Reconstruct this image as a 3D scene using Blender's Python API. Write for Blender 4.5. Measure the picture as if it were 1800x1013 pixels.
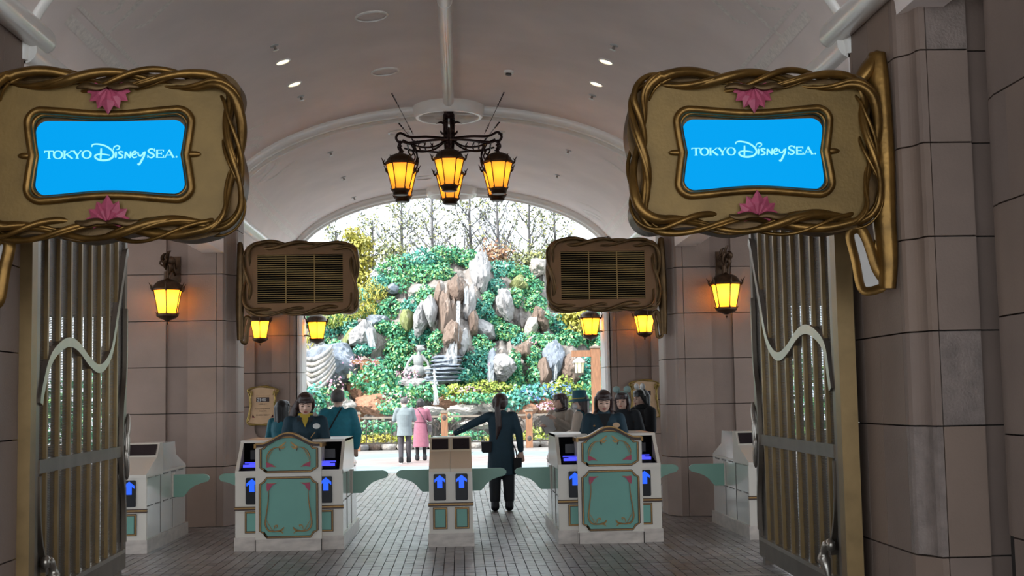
import bpy, bmesh, math, random
import numpy as np
from math import sin, cos, pi, sqrt, radians, atan2, hypot
from mathutils import Vector, Matrix, noise
R = random.Random(7)
for o in list(bpy.data.objects): bpy.data.objects.remove(o)
SC = bpy.context.scene
COL = SC.collection

# ---------------------------------------------------------------- camera
H = 1.58                      # eye height of the photographer
def cam_axes():
    yaw, pitch, roll = atan2(95, 2300), radians(4.82), radians(-1.05)
    f = Vector((sin(yaw)*cos(pitch), cos(yaw)*cos(pitch), sin(pitch)))
    r = f.cross(Vector((0, 0, 1))).normalized(); u = r.cross(f)
    return f, cos(roll)*r + sin(roll)*u, -sin(roll)*r + cos(roll)*u
CF, CR, CU = cam_axes()
cd = bpy.data.cameras.new('camera'); cam = bpy.data.objects.new('camera', cd); COL.objects.link(cam)
cd.sensor_width = 36.0; cd.lens = 46.0; cd.clip_end = 500
cam.matrix_world = Matrix(((CR.x, CU.x, -CF.x, 0), (CR.y, CU.y, -CF.y, 0), (CR.z, CU.z, -CF.z, H), (0, 0, 0, 1)))
SC.camera = cam

# ---------------------------------------------------------------- sky, sun, exposure
w = bpy.data.worlds.new('sky'); SC.world = w; w.use_nodes = True
nt = w.node_tree; bg = nt.nodes['Background']
tc = nt.nodes.new('ShaderNodeTexCoord'); nz = nt.nodes.new('ShaderNodeTexNoise'); nz.inputs['Scale'].default_value = 3.0
nz.inputs['Detail'].default_value = 4
rp = nt.nodes.new('ShaderNodeValToRGB')
rp.color_ramp.elements[0].position = .35; rp.color_ramp.elements[0].color = (.74, .88, 1.0, 1)
rp.color_ramp.elements[1].position = .65; rp.color_ramp.elements[1].color = (.95, .98, 1.0, 1)
nt.links.new(tc.outputs['Generated'], nz.inputs['Vector']); nt.links.new(nz.outputs['Fac'], rp.inputs['Fac'])
nt.links.new(rp.outputs['Color'], bg.inputs['Color'])
bg.inputs['Strength'].default_value = .8
sl = bpy.data.lights.new('sun', 'SUN'); sl.energy = 2.7; sl.angle = radians(12); sl.color = (1, .96, .9)
so = bpy.data.objects.new('sun', sl); COL.objects.link(so)
so.rotation_euler = Vector((-.62, -.42, .66)).to_track_quat('Z', 'Y').to_euler()
vs = SC.view_settings
vs.view_transform = 'Standard'; vs.look = 'None'; vs.exposure = 1.9; vs.gamma = 1.0; vs.use_curve_mapping = False
SC.cycles.max_bounces = 10; SC.cycles.diffuse_bounces = 6; SC.cycles.transparent_max_bounces = 12

# ---------------------------------------------------------------- materials
MATS = {}
TONE = dict(plaster=1., cream=1., stencil=1., stone=1., stone_warm=1., stone_rough=1., stone_strip=1., pale_or_lit_stone=.9, amber_glass=1., pale_glass=1., water=1., falling_water=1., machine_side=.9, skin=.85, machine_white=.85, machine_tan=.95, marble=.8)
def mat(name, col, rough=.6, metal=0., var=.0, vscale=8., bump=0., bscale=40., island=None, ramp=None, bdist=.02, emit=None, estr=1., spec=.5, stretch=None, coat=0.):
    k = TONE.get(name, .72)
    sc_ = lambda c: tuple(x*k for x in c)
    col = sc_(col)
    if island: island = [(p, sc_(c)) for p, c in island]
    if ramp: ramp = (ramp[0], [(p, sc_(c)) for p, c in ramp[1]])
    if emit: estr *= .66
    m = bpy.data.materials.new(name); m.use_nodes = True; t = m.node_tree; L = t.links
    b = t.nodes['Principled BSDF']
    b.inputs['Base Color'].default_value = (*col, 1); b.inputs['Roughness'].default_value = rough
    b.inputs['Metallic'].default_value = metal; b.inputs['Specular IOR Level'].default_value = spec
    if coat: b.inputs['Coat Weight'].default_value = coat; b.inputs['Coat Roughness'].default_value = .15 if rough < .39 else .3
    src = None
    def coords(scale):
        c = t.nodes.new('ShaderNodeTexCoord'); mp = t.nodes.new('ShaderNodeMapping')
        L.new(c.outputs['Object'], mp.inputs['Vector'])
        if stretch: mp.inputs['Scale'].default_value = stretch
        n = t.nodes.new('ShaderNodeTexNoise'); n.inputs['Scale'].default_value = scale; n.inputs['Detail'].default_value = 5
        L.new(mp.outputs['Vector'], n.inputs['Vector']); return n
    if island:
        g = t.nodes.new('ShaderNodeNewGeometry'); r = t.nodes.new('ShaderNodeValToRGB')
        els = r.color_ramp.elements
        while len(els) < len(island): els.new(.5)
        for i, (p, c) in enumerate(island): els[i].position = p; els[i].color = (*c, 1)
        L.new(g.outputs['Random Per Island'], r.inputs['Fac']); src = r.outputs['Color']
        L.new(src, b.inputs['Base Color'])
    if ramp:
        n = coords(ramp[0]); n.inputs['Detail'].default_value = 8; n.inputs['Roughness'].default_value = .62
        r = t.nodes.new('ShaderNodeValToRGB'); els = r.color_ramp.elements; cs = ramp[1]
        while len(els) < len(cs): els.new(.5)
        for i, (p, c) in enumerate(cs): els[i].position = p; els[i].color = (*c, 1)
        L.new(n.outputs['Fac'], r.inputs['Fac']); src = r.outputs['Color']; L.new(src, b.inputs['Base Color'])
    if var:
        n = coords(vscale); h = t.nodes.new('ShaderNodeMix'); h.data_type = 'RGBA'; h.blend_type = 'MULTIPLY'
        h.inputs[0].default_value = 1
        mr = t.nodes.new('ShaderNodeMapRange'); mr.inputs['From Min'].default_value = .3; mr.inputs['From Max'].default_value = .7
        mr.inputs['To Min'].default_value = 1-var; mr.inputs['To Max'].default_value = 1+var*.5
        L.new(n.outputs['Fac'], mr.inputs['Value'])
        if src: L.new(src, h.inputs[6])
        else: h.inputs[6].default_value = (*col, 1)
        L.new(mr.outputs['Result'], h.inputs[7]); L.new(h.outputs[2], b.inputs['Base Color'])
    if bump:
        n = coords(bscale); bp = t.nodes.new('ShaderNodeBump'); bp.inputs['Strength'].default_value = bump; bp.inputs['Distance'].default_value = bdist
        L.new(n.outputs['Fac'], bp.inputs['Height']); L.new(bp.outputs['Normal'], b.inputs['Normal'])
    if emit:
        b.inputs['Emission Color'].default_value = (*emit, 1); b.inputs['Emission Strength'].default_value = estr
    MATS[name] = m
    return m
M = MATS
mat('plaster', (.90, .80, .755), .75, var=.08, vscale=1.2, bump=.05, bscale=60)
mat('cream', (.90, .87, .82), .3, var=.05, vscale=3, coat=.3)
mat('stencil', (.90, .84, .78), .7, var=.15, vscale=30)
mat('stone', (.235, .168, .135), .62, var=.13, vscale=2.2, bump=.12, bscale=70)
mat('stone_warm', (.25, .173, .132), .62, var=.13, vscale=2.0, bump=.12, bscale=70)
mat('stone_rough', (.24, .185, .16), .55, var=.25, vscale=9, bump=.4, bscale=60)
mat('stone_strip', (.20, .142, .115), .65, var=.12, vscale=2.5, bump=.1, bscale=60)
mat('joint', (.045, .035, .03), .9)
mat('pale_or_lit_stone', (.62, .59, .56), .5, var=.1, vscale=4)
mat('paver', (.2, .17, .15), .46, bump=.10, bscale=35, spec=.8, coat=.45, island=[(0, (.17, .135, .12)), (.45, (.25, .21, .195)), (.8, (.31, .275, .265)), (1, (.37, .335, .33))], var=.2, vscale=20)
mat('grout', (.03, .025, .022), .9)
mat('plaza', (.32, .30, .29), .55, var=.2, vscale=5, bump=.2, bscale=30)
mat('plaza_blue', (.25, .33, .36), .5, var=.1, vscale=1.5, bump=.1, bscale=30)
mat('plaza_pink', (.36, .28, .27), .5, var=.12, vscale=1.5, bump=.1, bscale=30)
mat('bronze', (.30, .16, .04), .32, .75, var=.45, vscale=7, bump=.1, bscale=30)
mat('bronze_dark', (.16, .09, .032), .42, .65, var=.35, vscale=6, bump=.1, bscale=30)
mat('sign_panel', (.31, .19, .055), .5, .35, var=.2, vscale=4, bump=.12, bscale=40)
mat('vent_panel', (.21, .10, .032), .5, .3, var=.15, vscale=4)
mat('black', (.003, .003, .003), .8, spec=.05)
mat('screen_blue', (0, 0, 0), .6, spec=.05, emit=(.0, .152, .365), estr=1.0)
mat('logo_white', (.05, .05, .05), .4, emit=(.13, .38, .375), estr=1.0)
mat('pink', (.62, .11, .20), .45, var=.2, vscale=20)
mat('pink_dark', (.45, .05, .12), .5)
mat('gate_metal', (.27, .22, .175), .36, .8, var=.2, vscale=5)
mat('gate_gold', (.38, .25, .11), .4, .6, var=.2, vscale=5)
mat('gate_silver', (.52, .47, .41), .3, .85, var=.1, vscale=5)
mat('iron', (.035, .012, .010), .38, .6, var=.3, vscale=20)
mat('lamp_bronze', (.075, .036, .014), .42, .6, var=.4, vscale=25)
mat('machine_white', (.66, .60, .52), .3, var=.04, vscale=3, coat=.4)
mat('machine_tan', (.58, .46, .33), .32, coat=.3)
mat('machine_side', (.74, .75, .72), .16, var=.03, vscale=2, coat=.6)
mat('marble', (.58, .50, .44), .3, var=.28, vscale=6, coat=.3, stretch=(1, 1, 2.5))
mat('mint', (.32, .60, .48), .38, var=.05, vscale=4)
mat('mint_panel', (.17, .42, .345), .45, var=.06, vscale=4)
mat('gold', (.36, .20, .06), .35, .5, var=.2, vscale=30)
mat('brown_line', (.05, .02, .012), .5)
mat('arrow_blue', (0, 0, 0), .4, emit=(.003, .05, .48), estr=1.0)
mat('reader_blue', (0, 0, 0), .4, emit=(.03, .035, .5), estr=1.0)
mat('black_glass', (.004, .004, .008), .35, spec=.25)
mat('dark_screen', (.02, .013, .016), .3, spec=.3)
mat('red_light', (0, 0, 0), .4, emit=(.8, .02, .02), estr=.6)
mat('navy', (.008, .04, .065), .8, var=.15, vscale=30)
mat('navy_black', (.008, .012, .018), .8, var=.15, vscale=30)
mat('black_cloth', (.008, .008, .011), .85)
mat('teal_cloth', (.01, .21, .29), .75, var=.18, vscale=14, bump=.2, bscale=20)
mat('teal_dark', (.01, .10, .15), .75, var=.1, vscale=12)
mat('grey_cloth', (.24, .29, .31), .85, var=.1, vscale=15, bump=.2, bscale=20)
mat('pink_cloth', (.38, .14, .20), .85, var=.1, vscale=15, bump=.2, bscale=20)
mat('charcoal', (.06, .055, .065), .85)
mat('beige_cloth', (.40, .34, .28), .85, var=.1, vscale=15)
mat('cream_cloth', (.55, .46, .38), .85)
mat('denim', (.03, .09, .17), .85)
mat('yellow_cloth', (.55, .38, .03), .7)
mat('white_thing', (.8, .8, .78), .6)
mat('mask_white', (.72, .68, .68), .8)
mat('mint_ear', (.32, .47, .45), .8)
mat('skin', (.70, .46, .36), .5)
mat('lip', (.45, .12, .11), .5)
mat('hair_black', (.010, .008, .009), .4, stretch=(8, 8, 1), bump=.3, bscale=30)
mat('hair_brown', (.032, .011, .010), .4, stretch=(8, 8, 1), bump=.3, bscale=30)
mat('hair_grey', (.12, .11, .11), .6, var=.3, vscale=40)
mat('wood', (.36, .17, .085), .6, var=.25, vscale=6, stretch=(6, 6, .8), bump=.15, bscale=20)
mat('wood_grey', (.30, .25, .20), .6, var=.25, vscale=8)
mat('fence_iron', (.10, .085, .075), .45, .5)
for nm_, dk, md, lt, st_ in (('rock_base', (.05, .038, .03), (.28, .25, .23), (.58, .56, .54), (1.6, 1.6, .4)), ('rock_grey', (.07, .065, .07), (.36, .355, .36), (.66, .65, .65), (1.2, 1.2, .6)),
        ('rock_blue', (.08, .09, .11), (.24, .28, .34), (.48, .52, .58), (1, 1, .6)), ('rock_brown', (.045, .03, .022), (.22, .155, .12), (.46, .41, .37), (2, 2, .3)),
        ('rock_orange', (.16, .07, .04), (.40, .20, .12), (.58, .44, .34), (1, 1, 1.6)), ('rock_pale', (.14, .12, .10), (.46, .42, .38), (.66, .64, .61), (1, 1, 1.2)), ('rock_moss', (.06, .07, .02), (.24, .27, .10), (.50, .50, .36), (1, 1, .6))):
    mat(nm_, md, .8, ramp=(2.2, [(.28, dk), (.44, md), (.56, md), (.72, lt)]), bump=1., bscale=4, bdist=.12, stretch=st_)
mat('statue', (.36, .38, .38), .7, var=.35, vscale=6, bump=.4, bscale=20)
mat('soil', (.16, .13, .08), .95, var=.4, vscale=3)
mat('bark', (.17, .165, .17), .8, var=.3, vscale=4)
mat('leaf_ivy', (.1, .3, .1), .5, island=[(0, (0.019, 0.150, 0.088)), (.3, (0.062, 0.338, 0.150)), (.6, (0.112, 0.450, 0.275)), (.85, (0.300, 0.625, 0.175)), (1, (0.650, 0.800, 0.375))])
mat('leaf_teal', (.1, .3, .1), .5, island=[(0, (0.019, 0.150, 0.125)), (.4, (0.062, 0.375, 0.300)), (.7, (0.125, 0.500, 0.375)), (.9, (0.300, 0.625, 0.375)), (1, (0.625, 0.800, 0.525))])
mat('leaf_lime', (.2, .3, .05), .55, island=[(0, (0.103, 0.172, 0.017)), (.4, (0.276, 0.380, 0.046)), (.8, (0.483, 0.552, 0.081)), (1, (0.632, 0.667, 0.184))])
mat('leaf_yellow', (.4, .4, .05), .55, island=[(0, (.17, .18, .02)), (.4, (.40, .38, .05)), (.8, (.58, .52, .08)), (1, (.70, .60, .16))])
mat('leaf_sparse', (.2, .25, .06), .6, island=[(0, (.09, .10, .07)), (.4, (.20, .24, .12)), (.75, (.38, .40, .14)), (1, (.58, .54, .18))])
mat('leaf_rust', (.35, .2, .1), .6, island=[(0, (.20, .09, .05)), (.6, (.42, .22, .12)), (1, (.55, .38, .22))])
mat('petal_mix', (.7, .5, .6), .6, island=[(0, (.60, .16, .30)), (.5, (.75, .48, .60)), (.8, (.8, .78, .85)), (1, (.75, .60, .2))])
mat('petal_blue', (.2, .3, .7), .6, island=[(0, (.05, .14, .45)), (.5, (.10, .28, .55)), (.8, (.35, .40, .75)), (1, (.5, .65, .8))])
def glassy():
    m = mat('amber_glass', (.95, .55, .10), .35, emit=(1.0, .42, .06), estr=.20); 
    b = m.node_tree.nodes['Principled BSDF']; b.inputs['Transmission Weight'].default_value = .0
    t = m.node_tree; tr = t.nodes.new('ShaderNodeBsdfTranslucent'); tr.inputs['Color'].default_value = (.95, .64, .15, 1)
    mx = t.nodes.new('ShaderNodeMixShader'); mx.inputs[0].default_value = .6
    out = t.nodes['Material Output']
    t.links.new(b.outputs[0], mx.inputs[1]); t.links.new(tr.outputs[0], mx.inputs[2]); t.links.new(mx.outputs[0], out.inputs['Surface'])
    m2 = mat('pale_glass', (.85, .82, .55), .4, emit=(.9, .82, .35), estr=.25)
    m3 = mat('water', (.75, .85, .9), .05); b = m3.node_tree.nodes['Principled BSDF']; b.inputs['Transmission Weight'].default_value = .6; b.inputs['IOR'].default_value = 1.33
    m4 = mat('falling_water', (.85, .9, .95), .3); t = m4.node_tree; b = t.nodes['Principled BSDF']
    tr = t.nodes.new('ShaderNodeBsdfTransparent'); mx = t.nodes.new('ShaderNodeMixShader'); n = t.nodes.new('ShaderNodeTexNoise')
    n.inputs['Scale'].default_value = 5; n.inputs['Detail'].default_value = 6
    c = t.nodes.new('ShaderNodeTexCoord'); mp = t.nodes.new('ShaderNodeMapping'); mp.inputs['Scale'].default_value = (3, 3, .35)
    t.links.new(c.outputs['Object'], mp.inputs['Vector']); t.links.new(mp.outputs[0], n.inputs['Vector'])
    r = t.nodes.new('ShaderNodeValToRGB'); r.color_ramp.elements[0].position = .38; r.color_ramp.elements[1].position = .6
    r.color_ramp.elements[0].color = (.03, .03, .03, 1); r.color_ramp.elements[1].color = (.42, .42, .42, 1)
    t.links.new(n.outputs['Fac'], r.inputs['Fac']); t.links.new(r.outputs['Color'], mx.inputs[0])
    t.links.new(tr.outputs[0], mx.inputs[1]); t.links.new(b.outputs[0], mx.inputs[2]); t.links.new(mx.outputs[0], t.nodes['Material Output'].inputs['Surface'])
    # perforated sheet: fine holes in a grey steel plate
    m5 = mat('perforated_steel', (.10, .09, .085), .45, .4); t = m5.node_tree; b = t.nodes['Principled BSDF']
    tr = t.nodes.new('ShaderNodeBsdfTransparent'); mx = t.nodes.new('ShaderNodeMixShader'); c = t.nodes.new('ShaderNodeTexCoord')
    v = t.nodes.new('ShaderNodeTexVoronoi'); v.inputs['Scale'].default_value = 80; v.inputs['Randomness'].default_value = 0; v.voronoi_dimensions = '2D'; sp_ = t.nodes.new('ShaderNodeSeparateXYZ'); cb_ = t.nodes.new('ShaderNodeCombineXYZ')
    lt = t.nodes.new('ShaderNodeMath'); lt.operation = 'LESS_THAN'; lt.inputs[1].default_value = .39
    t.links.new(c.outputs['Object'], sp_.inputs[0]); t.links.new(sp_.outputs['X'], cb_.inputs['X']); t.links.new(sp_.outputs['Z'], cb_.inputs['Y']); t.links.new(cb_.outputs[0], v.inputs['Vector']); t.links.new(v.outputs['Distance'], lt.inputs[0])
    t.links.new(lt.outputs[0], mx.inputs[0]); t.links.new(b.outputs[0], mx.inputs[1]); t.links.new(tr.outputs[0], mx.inputs[2])
    t.links.new(mx.outputs[0], t.nodes['Material Output'].inputs['Surface'])
glassy()

# ---------------------------------------------------------------- mesh builder
class MB:
    def __init__(s): s.v = []; s.f = []
    def add(s, vs, fs, X=None):
        n = len(s.v)
        s.v += [tuple(X @ Vector(p)) for p in vs] if X is not None else [tuple(p) for p in vs]
        s.f += [tuple(i+n for i in f) for f in fs]; return s
    def box(s, x0, x1, y0, y1, z0, z1, X=None):
        return s.add([(x0, y0, z0), (x1, y0, z0), (x1, y1, z0), (x0, y1, z0), (x0, y0, z1), (x1, y0, z1), (x1, y1, z1), (x0, y1, z1)],
                     [(0, 3, 2, 1), (4, 5, 6, 7), (0, 1, 5, 4), (1, 2, 6, 5), (2, 3, 7, 6), (3, 0, 4, 7)], X)
    def prism(s, poly, z0, z1, X=None):
        n = len(poly)
        vs = [(x, y, z0) for x, y in poly] + [(x, y, z1) for x, y in poly]
        return s.add(vs, [tuple(range(n))[::-1], tuple(range(n, 2*n))] + [(i, (i+1) % n, n+(i+1) % n, n+i) for i in range(n)], X)
    def plate(s, poly, y0, y1, X=None):     # outline in x,z, thickness in y
        n = len(poly)
        vs = [(x, y0, z) for x, z in poly] + [(x, y1, z) for x, z in poly]
        return s.add(vs, [tuple(range(n)), tuple(range(n, 2*n))[::-1]] + [(i, n+i, n+(i+1) % n, (i+1) % n) for i in range(n)], X)
    def side(s, poly, x0, x1, X=None):      # outline in y,z, thickness in x
        n = len(poly)
        vs = [(x0, y, z) for y, z in poly] + [(x1, y, z) for y, z in poly]
        return s.add(vs, [tuple(range(n)), tuple(range(n, 2*n))[::-1]] + [(i, n+i, n+(i+1) % n, (i+1) % n) for i in range(n)], X)
    def tube(s, pts, r, n=8, closed=False, X=None, flat=1.0):
        pts = [Vector(p) for p in pts]; k = len(pts)
        rs = r if isinstance(r, (list, tuple)) else [r]*k
        vs = []; up = None
        for i, p in enumerate(pts):
            if closed: d = pts[(i+1) % k]-pts[i-1]
            else: d = pts[min(i+1, k-1)]-pts[max(i-1, 0)]
            if d.length < 1e-9: d = Vector((0, 0, 1))
            d.normalize()
            if up is None: up = d.orthogonal().normalized()
            a = up - d*up.dot(d)
            if a.length < 1e-6: a = d.orthogonal()
            a.normalize(); up = a; b = d.cross(a)
            for j in range(n):
                t = 2*pi*j/n; vs.append(p + a*(rs[i]*cos(t)) + b*(rs[i]*flat*sin(t)))
        fs = []
        for i in range(k if closed else k-1):
            o0, o1 = i*n, ((i+1) % k)*n
            fs += [(o0+j, o0+(j+1) % n, o1+(j+1) % n, o1+j) for j in range(n)]
        if not closed: fs += [tuple(range(n))[::-1], tuple(range((k-1)*n, k*n))]
        return s.add(vs, fs, X)
    def lathe(s, prof, n=16, c=(0, 0, 0), X=None, ph=0., caps=True):
        vs = []; k = len(prof)
        for r, z in prof:
            for j in range(n):
                t = 2*pi*j/n+ph; vs.append((c[0]+r*cos(t), c[1]+r*sin(t), c[2]+z))
        fs = [(i*n+j, i*n+(j+1) % n, (i+1)*n+(j+1) % n, (i+1)*n+j) for i in range(k-1) for j in range(n)]
        if caps and prof[0][0] > 1e-4: fs.append(tuple(range(n))[::-1])
        if caps and prof[-1][0] > 1e-4: fs.append(tuple(range((k-1)*n, k*n)))
        return s.add(vs, fs, X)
    def ell(s, c, r, nu=14, nv=9, X=None):
        r = r if isinstance(r, (tuple, list)) else (r, r, r)
        prof = [(sin(pi*i/nv), -cos(pi*i/nv)) for i in range(nv+1)]
        vs = [(c[0]+r[0]*p*cos(2*pi*j/nu), c[1]+r[1]*p*sin(2*pi*j/nu), c[2]+r[2]*q) for p, q in prof for j in range(nu)]
        fs = [(i*nu+j, i*nu+(j+1) % nu, (i+1)*nu+(j+1) % nu, (i+1)*nu+j) for i in range(nv) for j in range(nu)]
        return s.add(vs, fs, X)
    def cap(s, p0, p1, r0, r1, n=12):       # tapered capsule
        p0, p1 = Vector(p0), Vector(p1); d = (p1-p0); L = d.length or 1e-6; d = d/L
        pts, rs = [], []
        for i in range(4): t = pi/2*(1-i/4.); pts.append(p0-d*r0*sin(t)); rs.append(max(r0*cos(t), .001))
        pts += [p0, p1]; rs += [r0, r1]
        for i in range(1, 5): t = pi/2*i/4.; pts.append(p1+d*r1*sin(t)); rs.append(max(r1*cos(t), .001))
        return s.tube(pts, rs, n)
    def ribbon(s, pts, wd, y0, y1, X=None):  # flat stroke lying in x,z; wd may vary along it
        k = len(pts); ws = wd if isinstance(wd, (list, tuple)) else [wd]*k
        lf, rt = [], []
        for i in range(k):
            a = pts[max(i-1, 0)]; b = pts[min(i+1, k-1)]; dx, dz = b[0]-a[0], b[1]-a[1]; l = hypot(dx, dz) or 1
            nx, nz_ = -dz/l*ws[i]/2, dx/l*ws[i]/2
            lf.append((pts[i][0]+nx, pts[i][1]+nz_)); rt.append((pts[i][0]-nx, pts[i][1]-nz_))
        n = len(s.v)
        vs = []
        for i in range(k): vs += [(lf[i][0], y0, lf[i][1]), (rt[i][0], y0, rt[i][1]), (lf[i][0], y1, lf[i][1]), (rt[i][0], y1, rt[i][1])]
        fs = []
        for i in range(k-1):
            a, b = i*4, i*4+4
            fs += [(a, a+1, b+1, b), (a+2, b+2, b+3, a+3), (a, b, b+2, a+2), (a+1, a+3, b+3, b+1)]
        fs += [(0, 2, 3, 1), (k*4-4, k*4-3, k*4-1, k*4-2)]
        return s.add(vs, fs, X)
    def mesh(s, name, m, smooth=None, fix=True):
        me = bpy.data.meshes.new(name); me.from_pydata(s.v, [], s.f)
        if fix:
            bm = bmesh.new(); bm.from_mesh(me); bmesh.ops.recalc_face_normals(bm, faces=bm.faces); bm.to_mesh(me); bm.free()
        if m: me.materials.append(m if not isinstance(m, str) else M[m])
        if smooth:
            me.polygons.foreach_set('use_smooth', [True]*len(me.polygons))
            if smooth is not True: me.set_sharp_from_angle(angle=radians(smooth))
        me.update(); return me
    def build(s, name, m, parent=None, smooth=None, fix=True, loc=None):
        return link(name, s.mesh(name, m, smooth, fix), parent, loc)
def link(name, me, parent=None, loc=None):
    o = bpy.data.objects.new(name, me); COL.objects.link(o)
    if parent: o.parent = parent
    if loc: o.location = loc
    return o
def tag(o, label=None, cat=None, group=None, kind=None):
    if label: o['label'] = label
    if cat: o['category'] = cat
    if group: o['group'] = group
    if kind: o['kind'] = kind
    return o
def thing(name, label, cat, loc=(0, 0, 0), rz=0., group=None):
    o = bpy.data.objects.new(name, None); COL.objects.link(o); o.location = loc; o.rotation_euler = (0, 0, rz)
    o.empty_display_size = .1
    return tag(o, label, cat, group)
def kids(o): return [c for c in bpy.data.objects if c.parent == o]
CH = {}
def dup(root, loc, rz=None, label=None, group=None, children=None):
    r = root.copy(); COL.objects.link(r); r.location = loc
    if rz is not None: r.rotation_euler = (0, 0, rz)
    if label: r['label'] = label
    if group: r['group'] = group
    def rec(a, b):
        for ch in list(a.children):
            c = ch.copy(); COL.objects.link(c); c.parent = b; rec(ch, c)
    rec(root, r)
    return r
def spline(P, n=8, closed=False):
    P = [Vector(p) if len(p) == 3 else Vector((p[0], p[1], 0)) for p in P]; k = len(P); out = []
    for i in range(k if closed else k-1):
        a = P[i-1] if (i > 0 or closed) else P[i]; b = P[i]; c = P[(i+1) % k]; d = P[(i+2) % k] if (closed or i+2 < k) else c
        for j in range(n):
            t = j/n
            out.append(.5*((2*b)+(-a+c)*t+(2*a-5*b+4*c-d)*t*t+(-a+3*b-3*c+d)*t**3))
    if not closed: out.append(P[-1])
    return out
def spl2(P, n=6, closed=False): return [(q.x, q.y) for q in spline([(a, b, 0) for a, b in P], n, closed)]
# ================================================================= THE SETTING
XC = -.09
def struct(mb, name, m, smooth=None, parent=None):
    o = mb.build(name, m, parent, smooth); 
    if not parent: o['kind'] = 'structure'
    return o
def mx(sg, poly): return [(XC+sg*a, b) for a, b in poly]

# ---- floor: mortar bed, laid pavers
fl = struct(MB().box(-9.2, 9.2, 4.0, 30.8, -.3, -.012), 'floor', 'grout')
PX, PY = .0975, .19
pav_m = []
for i, c in enumerate([(.18, .145, .13), (.23, .19, .175), (.27, .235, .22), (.33, .295, .285), (.25, .20, .18)]):
    pav_m.append(mat('paver_%d' % i, c, .46, bump=.10, bscale=35, var=.2, vscale=20, spec=.8, coat=.45))
pav_me = []
for i in range(10):
    b = MB(); h = [R.uniform(-.003, .0015) for _ in range(4)]; g = .003
    x, y = PX/2-g*1.25, PY/2-g*1.25
    b.add([(-x, -y, -.03), (x, -y, -.03), (x, y, -.03), (-x, y, -.03), (-x, -y, h[0]), (x, -y, h[1]), (x, y, h[2]), (-x, y, h[3])],
          [(4, 5, 6, 7), (0, 1, 5, 4), (1, 2, 6, 5), (2, 3, 7, 6), (3, 0, 4, 7)])
    pav_me.append(b.mesh('paver', pav_m[i % 5], None, False))
IY0 = 11.59
for j in range(5):
    for i in range(60):
        link('paver', pav_me[R.randrange(10)], fl, (-3.05+PX*i, IY0+PY*(j+.5), 0))
nx, ny = int(18.2/PX), int(26.2/PY)
rs = np.random.RandomState(3)
xs = -3.05+PX*(np.arange(nx)-61); ys = IY0+PY*(np.arange(ny)-36+.5)
gx, gy = np.meshgrid(xs, ys); gx = gx.ravel(); gy = gy.ravel()
keep = ~((gy > IY0) & (gy < IY0+5*PY) & (gx > -3.1) & (gx < -3.05+PX*59.5)) & (gy < 30.75) & (gy > 4.05)
gx, gy = gx[keep], gy[keep]; n = len(gx)
q = np.array([(-1, -1), (1, -1), (1, 1), (-1, 1)])*np.array([PX/2-.0038, PY/2-.0038])
V = np.zeros((n, 8, 3)); V[:, :4, 0] = gx[:, None]+q[:, 0]; V[:, :4, 1] = gy[:, None]+q[:, 1]; V[:, 4:, :2] = V[:, :4, :2]
V[:, :4, 2] = -.03; V[:, 4:, 2] = rs.uniform(-.003, .0015, (n, 4))
F0 = np.array([(4, 5, 6, 7), (0, 1, 5, 4), (1, 2, 6, 5), (2, 3, 7, 6), (3, 0, 4, 7)])
def np_mesh(name, V, F, m):
    me = bpy.data.meshes.new(name); k = F.shape[1]
    me.vertices.add(len(V)); me.vertices.foreach_set('co', V.astype(np.float32).ravel())
    me.loops.add(F.size); me.loops.foreach_set('vertex_index', F.astype(np.int32).ravel())
    me.polygons.add(len(F)); me.polygons.foreach_set('loop_start', np.arange(0, F.size, k, dtype=np.int32))
    me.update(calc_edges=True); me.shade_flat(); me.materials.append(M[m] if isinstance(m, str) else m); return me
F = (F0[None]+8*np.arange(n)[:, None, None]).reshape(-1, 4)
o = link('paver_field', np_mesh('paver_field', V.reshape(-1, 3), F, 'paver'), fl); o['kind'] = 'stuff'
# metal threshold strip in front of the gates
struct(MB().box(-3.0, 2.85, 11.50, 11.56, -.01, .004), 'trim_1', 'gate_silver')

# ---- plaza outside
pz = struct(MB().box(-30, 30, 30.8, 75, -.4, -.004), 'plaza_pavement', 'plaza')
struct(MB().box(-30, -9.2, -6, 30.8, -.4, -.004), 'plaza_pavement', 'plaza')
struct(MB().box(9.2, 30, -6, 30.8, -.4, -.004), 'plaza_pavement', 'plaza')
struct(MB().box(-9.2, 9.2, -12, 4.0, -.4, -.004), 'plaza_pavement', 'plaza')
pc = (-.25, 34.2)
def arc_slab(r0, r1, a0, a1, m, nm):
    k = 6; g = .012
    po = [(pc[0]+r1*cos(a0+g/r1+(a1-a0-2*g/r1)*i/k), pc[1]+r1*sin(a0+g/r1+(a1-a0-2*g/r1)*i/k)) for i in range(k+1)]
    pi_ = [(pc[0]+r0*cos(a1-g/r0-(a1-a0-2*g/r0)*i/k), pc[1]+r0*sin(a1-g/r0-(a1-a0-2*g/r0)*i/k)) for i in range(k+1)]
    MB().prism(po+pi_, -.05, .004).build(nm, m, pz)
for i in range(22):
    arc_slab(2.85, 3.35, 2*pi*i/22, 2*pi*(i+1)/22, 'plaza_blue', 'paving_slab')
for i in range(26):
    arc_slab(3.36, 5.4, 2*pi*i/26, 2*pi*(i+1)/26, 'plaza_blue', 'paving_slab')
for i in range(12):
    arc_slab(.4, 2.84, 2*pi*i/12, 2*pi*(i+1)/12, 'plaza_pink', 'paving_slab')

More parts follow.
